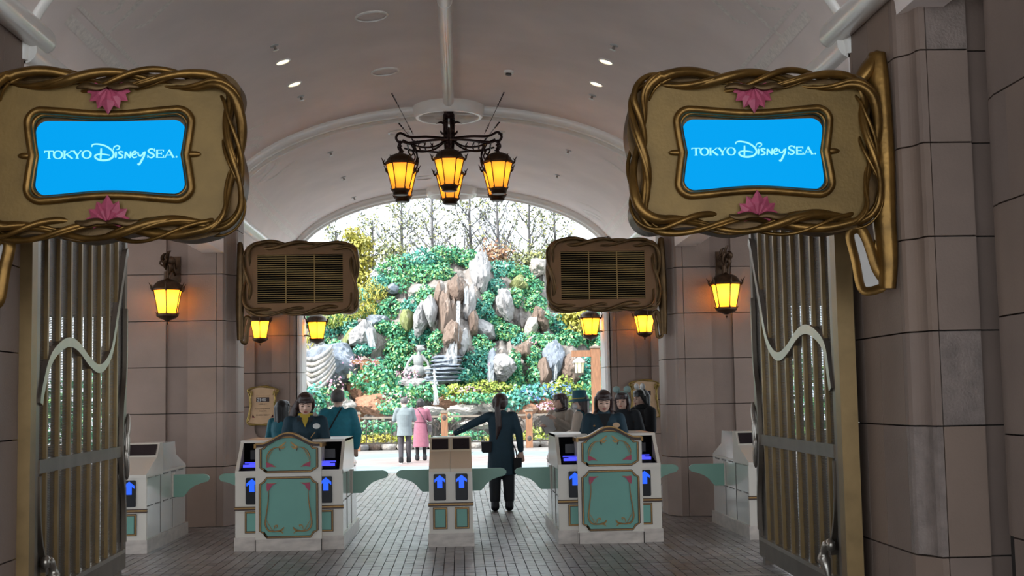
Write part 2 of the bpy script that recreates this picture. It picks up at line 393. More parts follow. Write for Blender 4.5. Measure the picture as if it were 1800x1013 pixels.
# ---- barrel vault
VA, VB, VZ = 3.0, 1.38, 4.05
def ell_pt(t, da=0.): return (XC+(VA+da)*cos(t), VZ+(VB+da)*sin(t))
YF, YB = 7.9, 24.35
b = MB(); nt_ = 48
ins = [ell_pt(pi*i/nt_) for i in range(nt_+1)]; outs = [ell_pt(pi*i/nt_, .25) for i in range(nt_+1)]
for Y0, Y1 in [(YF, YB)]:
    b.plate(ins+outs[::-1], Y0, Y1)
ceil = struct(b, 'ceiling', 'plaster', 40)
# unseen roof block added to stop sun and sky; soffits to darken side bays
struct(MB().box(-9.5, 9.5, 7.9, 24.4, 5.75, 6.2), 'ceiling', 'plaster')
for sg in (-1, 1):
    x0, x1 = sorted((XC+sg*3.22, XC+sg*9.3))
    struct(MB().box(x0, x1, 9.3, 24.3, 4.5, 4.7), 'ceiling', 'plaster')
    # beams under the springing, carried by the pillars
    x0, x1 = sorted((XC+sg*2.97, XC+sg*3.25))
    struct(MB().box(x0, x1, 9.3, 23.5, 3.55, 4.2), 'trim_2', 'plaster')
    # facade above the side pillars
    x0, x1 = sorted((XC+sg*3.2, XC+sg*9.3))
    struct(MB().box(x0, x1, 7.9, 8.25, 4.4, 6.2), 'wall_front', 'stone')
struct(MB().box(-14, 14, -4.0, 7.9, 6.2, 6.6), 'ceiling', 'stone_strip')  # unseen dark canopy added to cut sky light on the near fronts
# spandrel over the vault front and back
for Y0, Y1 in ((7.9, 8.2), (24.05, 24.35)):
    po = [ell_pt(pi*i/nt_, .2) for i in range(nt_+1)]
    struct(MB().plate(po+[(XC-3.3, 6.2), (XC+3.3, 6.2)], Y0, Y1), 'wall_front' if Y0 < 10 else 'wall_back', 'stone')

def rib(y0, y1, d0, d1, m='cream', nm='trim_3', seg=56):
    po = [ell_pt(pi*i/seg, -d1) for i in range(seg+1)]; pu = [ell_pt(pi*i/seg, -d0+.03) for i in range(seg+1)]
    return struct(MB().plate(po+pu[::-1], y0, y1), nm, m, 35)
def rib_round(y, d, r, nm='trim_3', seg=56):
    pts = [(ell_pt(pi*i/seg, -d)[0], y, ell_pt(pi*i/seg, -d)[1]) for i in range(seg+1)]
    return struct(MB().tube(pts, r, 10), nm, 'cream', 60)
# transverse ribs: rounded roll and flat band
for y in (17.0, 23.75):
    rib_round(y, .03, .085); rib(y+.02, y+.4, 0, .045); rib_round(y+.36, .05, .05)
rib(9.3, 9.75, 0, .03, 'plaster'); rib_round(9.3, .0, .05); 
# ridge pipe with hub rings
struct(MB().tube([(XC, y, 5.395) for y in (7.95, 11, 14.0, 16.55)]+[(XC, 16.62, 5.40), (XC, 16.66, 5.42)], [.07, .07, .07, .07, .05, .01], 16), 'trim_4', 'cream', 50)
struct(MB().tube([(XC, y, 5.395) for y in (12.3, 12.33)], .074, 16), 'trim_4', 'cream', 50)
struct(MB().tube([(XC, y, 5.395) for y in (17.46, 20, 23.3)], .07, 16), 'trim_4', 'cream', 50)
for y in (17.0, 23.75):
    struct(MB().lathe([(.38, 5.44), (.38, 5.30), (.40, 5.275), (.435, 5.275), (.455, 5.30), (.475, 5.36), (.48, 5.44)], 48, (XC, y, 0), caps=False), 'trim_4', 'cream', 50)
# cornice tubes along the springing
for sg in (-1, 1):
    x = XC+sg*2.92
    struct(MB().tube([(x, 6.5, 4.25), (x, 9.50, 4.25), (x, 9.58, 4.25), (x, 9.62, 4.25)], [.1, .1, .08, .03], 16), 'trim_5', 'cream', 50)
    x = XC+sg*3.0
    for Y0, Y1 in ((9.3, 16.95), (17.45, 23.7)):
        struct(MB().tube([(x, Y0, 4.13), (x, Y1, 4.13)], .11, 14), 'trim_5', 'cream', 50)

# painted border and scrolls low on the vault: flat print
def on_vault(sg, s, y, off=.004):       # s = arc position measured down from the crown (angle from spring line)
    t = s if sg > 0 else pi-s
    p = ell_pt(t, -off); return (p[0], y, p[1])
def paint(sg, pts, wd, m='stencil'):
    b = MB(); vs = []; fs = []
    k = len(pts)
    for i, (y, s) in enumerate(pts):
        a = pts[max(i-1, 0)]; c = pts[min(i+1, k-1)]; dy, ds = c[0]-a[0], (c[1]-a[1])*1.7; l = hypot(dy, ds) or 1
        ww = wd[i] if isinstance(wd, list) else wd
        ny_, ns = -ds/l*ww/2, dy/l*ww/2/1.7
        vs += [on_vault(sg, s+ns, y+ny_), on_vault(sg, s-ns, y-ny_)]
    fs = [(2*i, 2*i+1, 2*i+3, 2*i+2) for i in range(k-1)]
    b.add(vs, fs); return b.build('painted_border', m, ceil)
for sg in (-1, 1):
    for ya, yb in ((9.8, 16.8), (17.5, 23.6)):
        L = yb-ya
        for s, wd in ((.335, .10), (.41, .035)):
            paint(sg, [(ya+L*i/12, s) for i in range(13)], wd)
        for yc, dr in ((ya+.75, 1), (yb-.75, -1)):
            sw = spl2([(yc-.1*dr, .30), (yc+.05*dr, .42), (yc-.05*dr, .60), (yc-.35*dr, .66), (yc-.45*dr, .56)], 5)
            paint(sg, sw, [.02+.06*sin(pi*i/(len(sw)-1)) for i in range(len(sw))])
            sw = spl2([(yc+.3*dr, .52), (yc+.42*dr, .58), (yc+.3*dr, .68), (yc+.22*dr, .76)], 5)
            paint(sg, sw, [.02+.05*sin(pi*i/(len(sw)-1)) for i in range(len(sw))])
            sw = spl2([(yc-.4*dr, .45), (yc-.2*dr, .52), (yc-.5*dr, .62), (yc-.7*dr, .60)], 5)
            paint(sg, sw, [.02+.04*sin(pi*i/(len(sw)-1)) for i in range(len(sw))])

# ---- stone-clad pillars
def clad(root, pieces, zs, gap=.005, mats=('stone', 'stone_warm', 'stone')):
    for k in range(len(zs)-1):
        for poly, m in pieces:
            mm = m or R.choice(mats)
            MB().prism(poly, zs[k]+gap, zs[k+1]-gap).build('stone_panel', mm, root)
def mxo(o_, sg, poly): return mx(sg, [(a+o_, b) for a, b in poly])
def recto(o_, sg, a0, a1, y0, y1): return rect(sg, a0+o_, a1+o_, y0, y1)
def rect(sg, a0, a1, y0, y1): return mx(sg, [(a0, y0), (a1, y0), (a1, y1), (a0, y1)])
def notch_plate(root, sg, a0, a1, y0, y1, zb, zt, m):
    x0, x1 = sorted((XC+sg*a0, XC+sg*a1)); xm, r = (x0+x1)/2, (x1-x0)/2
    po = [(x0, zb), (x1, zb), (x1, zt)]+[(xm+r*cos(pi*i/8), zt-r*sin(pi*i/8)) for i in range(1, 8)]+[(x0, zt)]
    MB().plate(po, y0, y1).build('stone_panel', m, root)
Z1 = [0, .77, 1.46, 2.06, 2.66, 3.27, 3.88, 4.49]
ZN = [0, .54, 1.356, 1.957, 2.558, 3.163, 3.768, 4.4, 5.2]
def flute(p, q, r, n=6):                 # concave groove between two plan points
    px, py = q[0]-p[0], q[1]-p[1]; l = hypot(px, py); ux, uy = px/l, py/l; nx_, ny_ = uy, -ux
    return [(p[0]+ux*l*i/n - r*nx_*sin(pi*i/n), p[1]+uy*l*i/n - r*ny_*sin(pi*i/n)) for i in range(n+1)]
G = .006
for sg, nm in ((-1, 'wall_left'), (1, 'wall_right')):
    # near pillar: front face, fluted corner, inner face
    core = mxo(.09, sg, [(2.97, 8.42), (3.05, 8.22), (4.0, 8.22), (4.0, 9.68), (2.97, 9.68)])
    root = struct(MB().prism(core, 0, 5.2), nm, 'joint')
    fl1 = flute((2.905, 8.33), (2.975, 8.18), .022)
    cz = [(2.89, 8.42), (2.89, 8.36)]+fl1+[(2.99, 8.15), (3.03, 8.15), (3.06, 8.24), (2.96, 8.42)]
    plain = [(2.89, 8.42), (2.89, 8.36), (2.99, 8.15), (3.03, 8.15), (3.06, 8.24), (2.96, 8.42)]
    clad(root, [(mxo(.09, sg, plain), 'stone_warm')], ZN[:2])
    clad(root, [(mxo(.09, sg, cz), None)], ZN[1:], mats=('stone', 'stone_warm', 'stone_rough'))
    clad(root, [(recto(.09, sg, 3.03+G, 3.30, 8.15, 8.23), None)], ZN, mats=('stone', 'stone', 'stone_warm', 'stone_rough'))
    clad(root, [(recto(.09, sg, 3.30+G, 3.9, 8.19, 8.25), 'stone_strip')], ZN)
    clad(root, [(recto(.09, sg, 2.89, 2.97, 8.42+G, 8.88), None), (recto(.09, sg, 2.89, 2.97, 8.88+G, 9.24), None),
                (recto(.09, sg, 2.89, 2.97, 9.24+G, 9.68), None), (recto(.09, sg, 2.89, 3.6, 9.68+.002, 9.74), None)], ZN)
    # wall running towards the street, its inner face along the passage
    core = mxo(.075, sg, [(3.36, 5.0), (4.0, 5.0), (4.0, 8.10), (3.42, 8.10), (3.36, 7.8)])
    root = struct(MB().prism(core, 0, 5.2), nm, 'joint')
    zw = [0, .70, 1.31, 2.02, 2.70, 3.37, 4.0, 4.6, 5.2]
    cor = [(3.29, 7.55), (3.29, 7.74)]+flute((3.30, 7.76), (3.40, 7.98), .03)+[(3.41, 8.02), (3.46, 8.02), (3.42, 7.8), (3.36, 7.55)]
    clad(root, [(mxo(.075, sg, [(3.29, 7.55), (3.29, 7.74), (3.41, 8.02), (3.46, 8.02), (3.42, 7.8), (3.36, 7.55)]), None)], zw[:2])
    clad(root, [(mxo(.075, sg, cor), None)], zw[1:])
    ys_ = [5.0, 5.6, 6.2, 6.85, 7.55]
    clad(root, [(recto(.075, sg, 3.29, 3.36, ys_[i]+G, ys_[i+1]), None) for i in range(4)], zw)
    # pillar carrying the middle rib, with a recessed strip behind the wall lamp
    core = mx(sg, [(2.9, 17.5), (3.02, 17.23), (4.4, 17.23), (4.4, 17.85), (2.9, 17.85)])
    root = struct(MB().prism(core, 0, 4.49), nm, 'joint')
    base = [(2.83, 17.9), (2.83, 17.44), (2.97, 17.15), (3.06, 17.15), (3.06, 17.24), (2.92, 17.5), (2.92, 17.9)]
    flt = [(2.83, 17.9), (2.83, 17.47), (2.84, 17.43)]+flute((2.85, 17.40), (2.955, 17.19), .03)+[(2.98, 17.15), (3.06, 17.15), (3.06, 17.24), (2.92, 17.5), (2.92, 17.9)]
    clad(root, [(mx(sg, base), 'stone')], Z1[:2]); clad(root, [(mx(sg, flt), None)], Z1[1:])
    clad(root, [(rect(sg, 3.06+G, 3.43, 17.15, 17.24), None), (rect(sg, 3.43+.002, 3.71, 17.185, 17.24), 'stone_strip'),
                (rect(sg, 3.71+.002, 4.36, 17.15, 17.24), None), (rect(sg, 4.36+G, 4.47, 17.15, 17.9), None)], Z1)
    # lintel and wall beyond the side doorway
    core = mx(sg, [(4.4, 17.23), (9.2, 17.23), (9.2, 17.85), (4.4, 17.85)])
    root = struct(MB().prism(core, 2.78, 4.49), nm, 'joint')
    clad(root, [(rect(sg, 4.48+G+.65*i, 4.48+.65*(i+1), 17.15, 17.24), None) for i in range(7)], [2.76, 3.27, 3.88, 4.49])
    root = struct(MB().prism(mx(sg, [(6.2, 17.23), (9.2, 17.23), (9.2, 17.85), (6.2, 17.85)]), 0, 2.78), nm, 'joint')
    clad(root, [(rect(sg, 6.15+G+.75*i, 6.15+.75*(i+1), 17.15, 17.24), None) for i in range(4)], [0, .77, 1.46, 2.06, 2.76])
    # end wall with the notice and the far door jamb
    ZE = [0, .90, 1.51, 2.11, 2.77, 3.37, 3.98, 4.49]
    core = mx(sg, [(2.8, 23.62), (5.3, 23.62), (5.3, 24.2), (2.8, 24.2)])
    root = struct(MB().prism(core, 0, 4.49), 'wall_back', 'joint')
    clad(root, [(mx(sg, [(2.72, 23.58), (2.76, 23.53), (2.80, 23.53), (2.82, 23.60), (2.82, 24.25), (2.72, 24.25)]), 'pale_or_lit_stone'),  # daylight on the jamb reveal put into its pale colour
                (mx(sg, [(2.825, 23.52), (2.86, 23.5), (2.93, 23.5), (2.93, 23.6), (2.825, 23.6)]), 'stone')], ZE)
    clad(root, [(rect(sg, 2.93+G, 3.25, 23.5, 23.63), None), (rect(sg, 3.55+.002, 4.2, 23.5, 23.63), None), (rect(sg, 4.2+G, 5.3, 23.5, 23.63), None)], ZE)
    clad(root, [(rect(sg, 3.25+.002, 3.55, 23.535, 23.63), 'stone_strip')], ZE[1:])
    clad(root, [(rect(sg, 3.25+.002, 3.55, 23.5, 23.63), 'stone')], ZE[:2])
    notch_plate(root, sg, 3.252, 3.55, 23.5, 23.534, .90+G, 1.10, 'stone')
# ================================================================= HANGING SIGNS
def rr_path(hx, hz, r, n=14):            # rounded rectangle, evenly sampled corner arcs, list of (x,z,nx,nz)
    out = []
    def seg(x0, z0, x1, z1, nx, nz, k):
        for i in range(k): t = i/k; out.append((x0+(x1-x0)*t, z0+(z1-z0)*t, nx, nz))
    def arc(cx, cz, a0):
        for i in range(n): a = a0-(pi/2)*i/n; out.append((cx+r*cos(a), cz+r*sin(a), cos(a), sin(a)))
    seg(-hx+r, hz, hx-r, hz, 0, 1, 36); arc(hx-r, hz-r, pi/2)
    seg(hx, hz-r, hx, -hz+r, 1, 0, 22); arc(hx-r, -hz+r, 0)
    seg(hx-r, -hz, -hx+r, -hz, 0, -1, 36); arc(-hx+r, -hz+r, -pi/2)
    seg(-hx, -hz+r, -hx, hz-r, -1, 0, 22); arc(-hx+r, hz-r, -pi)
    return out
def vines(root, hx, hz, r, yf, amp, rad, waves, m, strands):
    base = rr_path(hx, hz, r); k = len(base)
    acc = [0]
    for i in range(1, k+1):
        a, b_ = base[i-1], base[i % k]; acc.append(acc[-1]+hypot(a[0]-b_[0], a[1]-b_[1]))
    for ph, am, rd, dy, wv in strands:
        pts, rs = [], []
        for i in range(k):
            t = acc[i]/acc[-1]*2*pi; x, z, nx, nz = base[i]
            of = amp*am*sin(wv*t+ph)+.012*sin(3*t+ph*2); de = -.045*cos(wv*t+ph)*am+dy
            pts.append((x+nx*of, yf+de, z+nz*of)); rs.append(rad*rd*(1+.32*sin((wv-1)*t+ph*1.7)))
        MB().tube(pts, rs, 10, closed=True).build('vine', m, root, 60)
def blob_outline(hx, hz, r, amp, waves):
    base = rr_path(hx, hz, r); k = len(base); acc = [0]
    for i in range(1, k+1):
        a, b_ = base[i-1], base[i % k]; acc.append(acc[-1]+hypot(a[0]-b_[0], a[1]-b_[1]))
    return [(x+nx*amp*sin(waves*acc[i]/acc[-1]*2*pi), z+nz*amp*sin(waves*acc[i]/acc[-1]*2*pi)) for i, (x, z, nx, nz) in enumerate(base)]
def pinched(hx, hz, r, dip, pin):        # frame outline: long sides sag inwards, short sides pinch to the middle
    out = []
    for x, z, nx, nz in rr_path(hx, hz, r):
        if abs(nz) > .5: z -= math.copysign(dip*cos(pi/2*x/hx)**2, z)
        if abs(nx) > .5: x -= math.copysign(pin*max(0, 1-abs(z)/(hz*.8))**1.3, x)
        out.append((x, z))
    return out
def petal(b, ang, L, wd, y, cx, cz):     # one pointed petal, ridged
    c, s = cos(ang), sin(ang)
    def P(u, v, d): return (cx+u*c-v*s, y-d, cz+u*s+v*c)
    vs = [P(.1*L, 0, .01), P(.55*L, wd, .006), P(L, 0, .004), P(.55*L, -wd, .006), P(.5*L, 0, .035), P(.1*L, 0, -.01)]
    b.add(vs, [(0, 1, 4), (1, 2, 4), (2, 3, 4), (3, 0, 4), (0, 5, 1), (1, 5, 2), (2, 5, 3), (3, 5, 0)])
def flower(root, cx, cz, dirz, y, sc=1.):
    for i, (a, L) in enumerate([(-76, .115), (-52, .125), (-26, .13), (26, .13), (52, .125), (76, .115), (0, .15)]):
        b = MB(); petal(b, dirz*pi/2+radians(a)*1.0, L*sc, .040*sc, y-.012*(i == 6)-.005*(i in (2, 3)), cx, cz)
        b.build('petal', 'pink', root, 20)
    for s in (-1, 1):
        p = [(cx, cz-.0*dirz), (cx+s*.05*sc, cz+.012*dirz), (cx+s*.11*sc, cz-.002*dirz), (cx+s*.16*sc, cz+.012*dirz)]
        q = spl2(p, 5); n = len(q)
        b = MB(); b.tube([(x, y-.03, z) for x, z in q], [.006+.022*sin(pi*min(1, (i+.6)/n)) for i in range(n)], 8, flat=.8)
        b.build('sepal', 'bronze_dark', root, 50)
# ---- letters (strokes in plane units; cap height 41, y up)
def serif(b, x, z, wd, U): b.box(*(U(x-wd/2, 0)[0], U(x+wd/2, 0)[0]), U.y0, U.y1, U(0, z-1.6)[1], U(0, z+1.6)[1])
class Uframe:
    def __init__(s, k, ox, oz, y0, y1): s.k, s.ox, s.oz, s.y0, s.y1 = k, ox, oz, y0, y1
    def __call__(s, x, z): return (s.ox+x*s.k, s.oz+z*s.k)
def letter(b, ch, x, w_, h, U):
    def st(pts, wd): b.ribbon([U(*p) for p in pts], [q*U.k for q in wd] if isinstance(wd, list) else wd*U.k, U.y0, U.y1)
    T, N = 9., 4.0
    if ch == 'T':
        st([(x+w_/2, 0), (x+w_/2, h)], T); st([(x, h-1.5), (x+w_, h-1.5)], N+.5); st([(x+.8, h), (x+.8, h-10)], N); st([(x+w_-.8, h), (x+w_-.8, h-10)], N); serif(b, x+w_/2, 1.5, 16, U)
    elif ch == 'O':
        k = 24; pts = []; ws = []
        for i in range(k+1):
            a = 2*pi*i/k; pts.append((x+w_/2+(w_/2-3)*cos(a), h/2+(h/2-1)*sin(a))); ws.append(N+(T-N+1)*abs(cos(a))**1.5)
        st(pts, ws)
    elif ch == 'K':
        st([(x+6, 0), (x+6, h)], T); st([(x+9, h*.42), (x+w_-5, h-1)], N); st([(x+14, h*.58), (x+w_-3, 1)], T); serif(b, x+6, 1.5, 14, U); serif(b, x+6, h-1.5, 14, U); serif(b, x+w_-6, h-1.5, 12, U); serif(b, x+w_-4, 1.5, 12, U)
    elif ch == 'Y':
        st([(x+w_/2, 0), (x+w_/2, h*.45)], T); st([(x+w_/2, h*.42), (x+4, h-1)], T); st([(x+w_/2+1, h*.42), (x+w_-4, h-1)], N); serif(b, x+w_/2, 1.5, 15, U); serif(b, x+5, h-1.5, 13, U); serif(b, x+w_-5, h-1.5, 12, U)
    elif ch == 'S':
        q = spl2([(w_-3, h*.78), (w_*.72, h*.95), (w_*.42, h*.97), (w_*.14, h*.78), (w_*.32, h*.57), (w_*.68, h*.44), (w_*.87, h*.24), (w_*.62, h*.04), (w_*.32, h*.04), (3, h*.24)], 4)
        n = len(q); st([(x+a, c) for a, c in q], [N+(T-N)*sin(pi*i/(n-1))**1.2 for i in range(n)])
        st([(x+w_-2.5, h), (x+w_-2.5, h*.68)], N); st([(x+2, 0), (x+2, h*.32)], N)
    elif ch == 'E':
        st([(x+6, 0), (x+6, h)], T); st([(x+1, h-1.5), (x+w_, h-1.5)], N); st([(x+1, 1.5), (x+w_, 1.5)], N); st([(x+6, h*.52), (x+w_*.75, h*.52)], N); st([(x+w_-1, h), (x+w_-1, h*.74)], N); st([(x+w_-.5, 0), (x+w_-.5, h*.3)], N); st([(x+w_*.72, h*.38), (x+w_*.72, h*.66)], N)
    elif ch == 'A':
        st([(x+4, 0), (x+w_*.52, h)], N); st([(x+w_*.48, h), (x+w_-5, 0)], T); st([(x+w_*.22, h*.32), (x+w_*.72, h*.32)], N); serif(b, x+4, 1.5, 11, U); serif(b, x+w_-5, 1.5, 14, U)
def park_logo(root, y):
    k = .001233; U = Uframe(k, -570*k, 0, y-.003, y)
    U.oz = 0
    b = MB(); Z0 = -13
    class V_(Uframe): pass
    V = V_(k, -570*k, Z0*k, y-.004, y-.001)
    for ch, x, w_, h in [('T', 240, 45, 41), ('O', 284, 47, 41), ('K', 334, 47, 41), ('Y', 381, 45, 41), ('O', 427, 47, 41), ('S', 754, 39, 47), ('E', 797, 39, 41), ('A', 838, 52, 41)]:
        letter(b, ch, x, w_, h, V)
    c = V(901, 3.5); b.plate([(c[0]+.0055*cos(2*pi*i/8), c[1]+.0055*sin(2*pi*i/8)) for i in range(8)], V.y0, V.y1)
    def script(P, w0, w1):
        q = spl2([(x, 533-z) for x, z in P], 6); n = len(q)
        b.ribbon([V(x, z) for x, z in q], [(w0+(w1-w0)*sin(pi*i/(n-1)))*k for i in range(n)], V.y0, V.y1)
    script([(476, 474), (480, 463), (505, 460), (545, 470), (577, 493), (586, 516), (572, 535), (545, 543), (515, 541), (495, 530), (494, 518), (512, 512), (540, 513), (566, 518)], 5, 10)
    script([(523, 482), (522, 505), (520, 545)], 7, 9)
    script([(597, 500), (597, 515), (595, 531)], 7, 9)
    script([(583, 490), (588, 476), (602, 469), (614, 474), (611, 485), (599, 490)], 4, 7)
    script([(634, 503), (622, 499), (611, 504), (618, 513), (630, 520), (627, 530), (609, 533)], 6, 8)
    script([(642, 535), (644, 518), (645, 501)], 7, 8); script([(645, 502), (656, 516), (668, 532)], 7, 8); script([(668, 532), (669, 516), (671, 499)], 6, 8)
    script([(679, 517), (692, 514), (699, 506), (692, 499), (682, 506), (678, 520), (686, 531), (703, 527)], 5, 8)
    script([(707, 503), (710, 517), (720, 522), (731, 514), (735, 503)], 6, 8)
    script([(743, 500), (738, 522), (728, 542), (714, 566), (706, 562)], 6, 10)
    return b.build('logo_lettering', 'logo_white', root)

def hanging_sign(sg, loc, label):
    root = thing('hanging_sign', label, 'sign', loc, 0, None)
    MB().plate(blob_outline(.80, .51, .17, .026, 8), -.05, .16).build('backing', 'bronze_dark', root, 40)
    fr = [(x, z) for x, z, _, _ in rr_path(.74, .45, .15)]
    hole = pinched(.515, .292, .09, .03, .03)
    b = MB(); n = len(fr)
    vs = [(x, -.075, z) for x, z in fr]+[(x, -.075, z) for x, z in hole]+[(x, -.02, z) for x, z in hole]+[(x, -.02, z) for x, z in fr]
    fs = [(i, (i+1) % n, n+(i+1) % n, n+i) for i in range(n)]+[(n+i, n+(i+1) % n, 2*n+(i+1) % n, 2*n+i) for i in range(n)]+[(i, (i+1) % n, 3*n+(i+1) % n, 3*n+i) for i in range(n)]
    b.add(vs, fs).build('face_panel', 'sign_panel', root, 30)
    vines(root, .765, .475, .17, -.08, .046, .021, 5, 'bronze', [(.3, 1., 1.25, -.015, 5), (.62, 1., .7, -.02, 5), (.3+pi, 1., 1.2, -.015, 5), (.7+pi, 1., .7, -.02, 5), (1.9, 1.3, .8, .015, 5), (-.2, 1.4, .55, .02, 5)])
    MB().tube([(x, -.088, z) for x, z in pinched(.505, .287, .09, .032, .032)], .026, 10, closed=True).build('screen_frame', 'bronze', root, 60)
    MB().tube([(x, -.075, z) for x, z in pinched(.478, .262, .085, .028, .03)], .014, 8, closed=True).build('screen_frame', 'bronze', root, 60)
    for s in (-1, 1):
        MB().ell((s*.515, -.085, 0), (.05, .016, .02), 10, 6).build('leaf_bud', 'bronze', root, 60)
    MB().plate([(x, z-.012) for x, z in pinched(.462, .236, .075, .006, .02)], -.058, -.03).build('screen', 'screen_blue', root)
    park_logo(root, -.058)
    flower(root, 0, .425, -1, -.11, 1.2); flower(root, .0, -.435, 1, -.11, 1.2)
    # wall bracket: long leaf-shaped plate and an open scroll below
    bx = sg*.86
    pts = [(bx, -.02, .68), (bx-sg*.005, -.02, .6), (bx, -.02, .40), (bx+sg*.005, -.02, .0), (bx, -.02, -.4), (bx+sg*.01, -.02, -.7), (bx-sg*.0, -.02, -.905)]
    b = MB(); b.tube(spline(pts, 4), [.012]+[.038+.016*sin(pi*i/23) for i in range(24)], 10, flat=1.6)
    b.tube(spline([(bx+sg*.01, .0, .69), (bx-sg*.04, -.01, .60), (bx-sg*.11, 0, .50), (bx-sg*.16, .03, .44)], 4), [.008, .02, .03, .038, .042, .045, .045, .042, .04, .035, .03, .03, .03], 8, flat=1.3)
    b.build('wall_bracket', 'bronze', root, 60)
    sc = spl2([(bx-sg*.02, -0.890), (bx-sg*.11, -0.915), (bx-sg*.165, -0.890), (bx-sg*.195, -0.710), (bx-sg*.225, -0.540), (bx-sg*.16, -0.510), (bx-sg*.11, -0.600), (bx-sg*.065, -0.760), (bx-sg*.02, -0.840)], 5)
    b = MB(); b.tube([(x, .0, z) for x, z in sc], .017, 8, closed=True, flat=2.2); b.tube([(bx-sg*.03, .02, -.55), (bx-sg*.06, .02, -.66), (bx-sg*.02, .02, -.80)], [.02, .03, .02], 8)
    b.build('scroll', 'bronze', root, 60)
    MB().plate(sc, .0, .03).build('scroll_fill', 'pale_or_lit_stone', root)
    return root
hanging_sign(1, (1.945, 8.45, 3.155), 'bronze vine-framed sign with a blue screen, hanging from the right stone pillar')
hanging_sign(-1, (-2.155, 8.22, 3.135), 'bronze vine-framed sign with a blue screen, hanging at the left edge')

def vent_board(sg, loc, label):
    root = thing('louvre_board', label, 'sign', loc, 0)
    MB().plate(blob_outline(.745, .475, .13, .016, 7), -.028, .15).build('backing', 'bronze_dark', root, 40)
    gx0, gx1, gz0, gz1 = -.56, .56, -.325, .315
    b = MB()
    for x0, x1, z0, z1 in ((-.70, gx0, -.43, .43), (gx1, .70, -.43, .43), (gx0, gx1, gz1, .43), (gx0, gx1, -.43, gz0)): b.box(x0, x1, -.065, -.035, z0, z1)
    b.build('face_panel', 'vent_panel', root)
    MB().box(gx0, gx1, -.034, -.030, gz0, gz1).build('gap_shade_sheet', 'black', root)  # flat black sheet paints the shade between the slats
    n = 22
    for i in range(n):
        z = gz0+(gz1-gz0)*(i+.5)/n
        MB().add([(gx0, -.066, z+.005), (gx1, -.066, z+.005), (gx1, -.048, z+.003), (gx0, -.048, z+.003), (gx0, -.066, z-.004), (gx1, -.066, z-.004)], [(0, 1, 2, 3), (0, 4, 5, 1), (3, 2, 5, 4)]).build('slat', 'sign_panel', root)
    for x in (gx0+.373, gx0+.747): MB().box(x-.006, x+.006, -.068, -.044, gz0, gz1).build('mullion', 'sign_panel', root)
    vines(root, .705, .435, .14, -.06, .045, .016, 8, 'bronze_dark', [(.3, 1., 1.3, -.01, 5), (.65, 1., .7, -.01, 5), (pi+.3, 1., 1.3, -.01, 5), (pi+.7, 1., .7, 0, 5)])
    bx = sg*.80
    b = MB(); b.tube(spline([(bx, .02, .50), (bx-sg*.01, .02, .3), (bx, .02, -.3), (bx, .02, -.80)], 5), [.015]+[.03+.015*sin(pi*i/15) for i in range(15)], 10, flat=1.5)
    b.build('wall_bracket', 'bronze_dark', root, 60)
    sc = spl2([(bx-sg*.02, -.82), (bx-sg*.08, -.83), (bx-sg*.10, -.65), (bx-sg*.13, -.53), (bx-sg*.08, -.5), (bx-sg*.05, -.6), (bx-sg*.03, -.75)], 5)
    MB().tube([(x, .02, z) for x, z in sc], .013, 8, closed=True, flat=2).build('scroll', 'bronze_dark', root, 60)
    return root
vent_board(-1, (-2.075, 17.3, 3.205), 'dark brown louvred board with twisted vine frame on the left pillar')
vent_board(1, (1.925, 17.3, 3.195), 'dark brown louvred board with twisted vine frame on the right pillar')

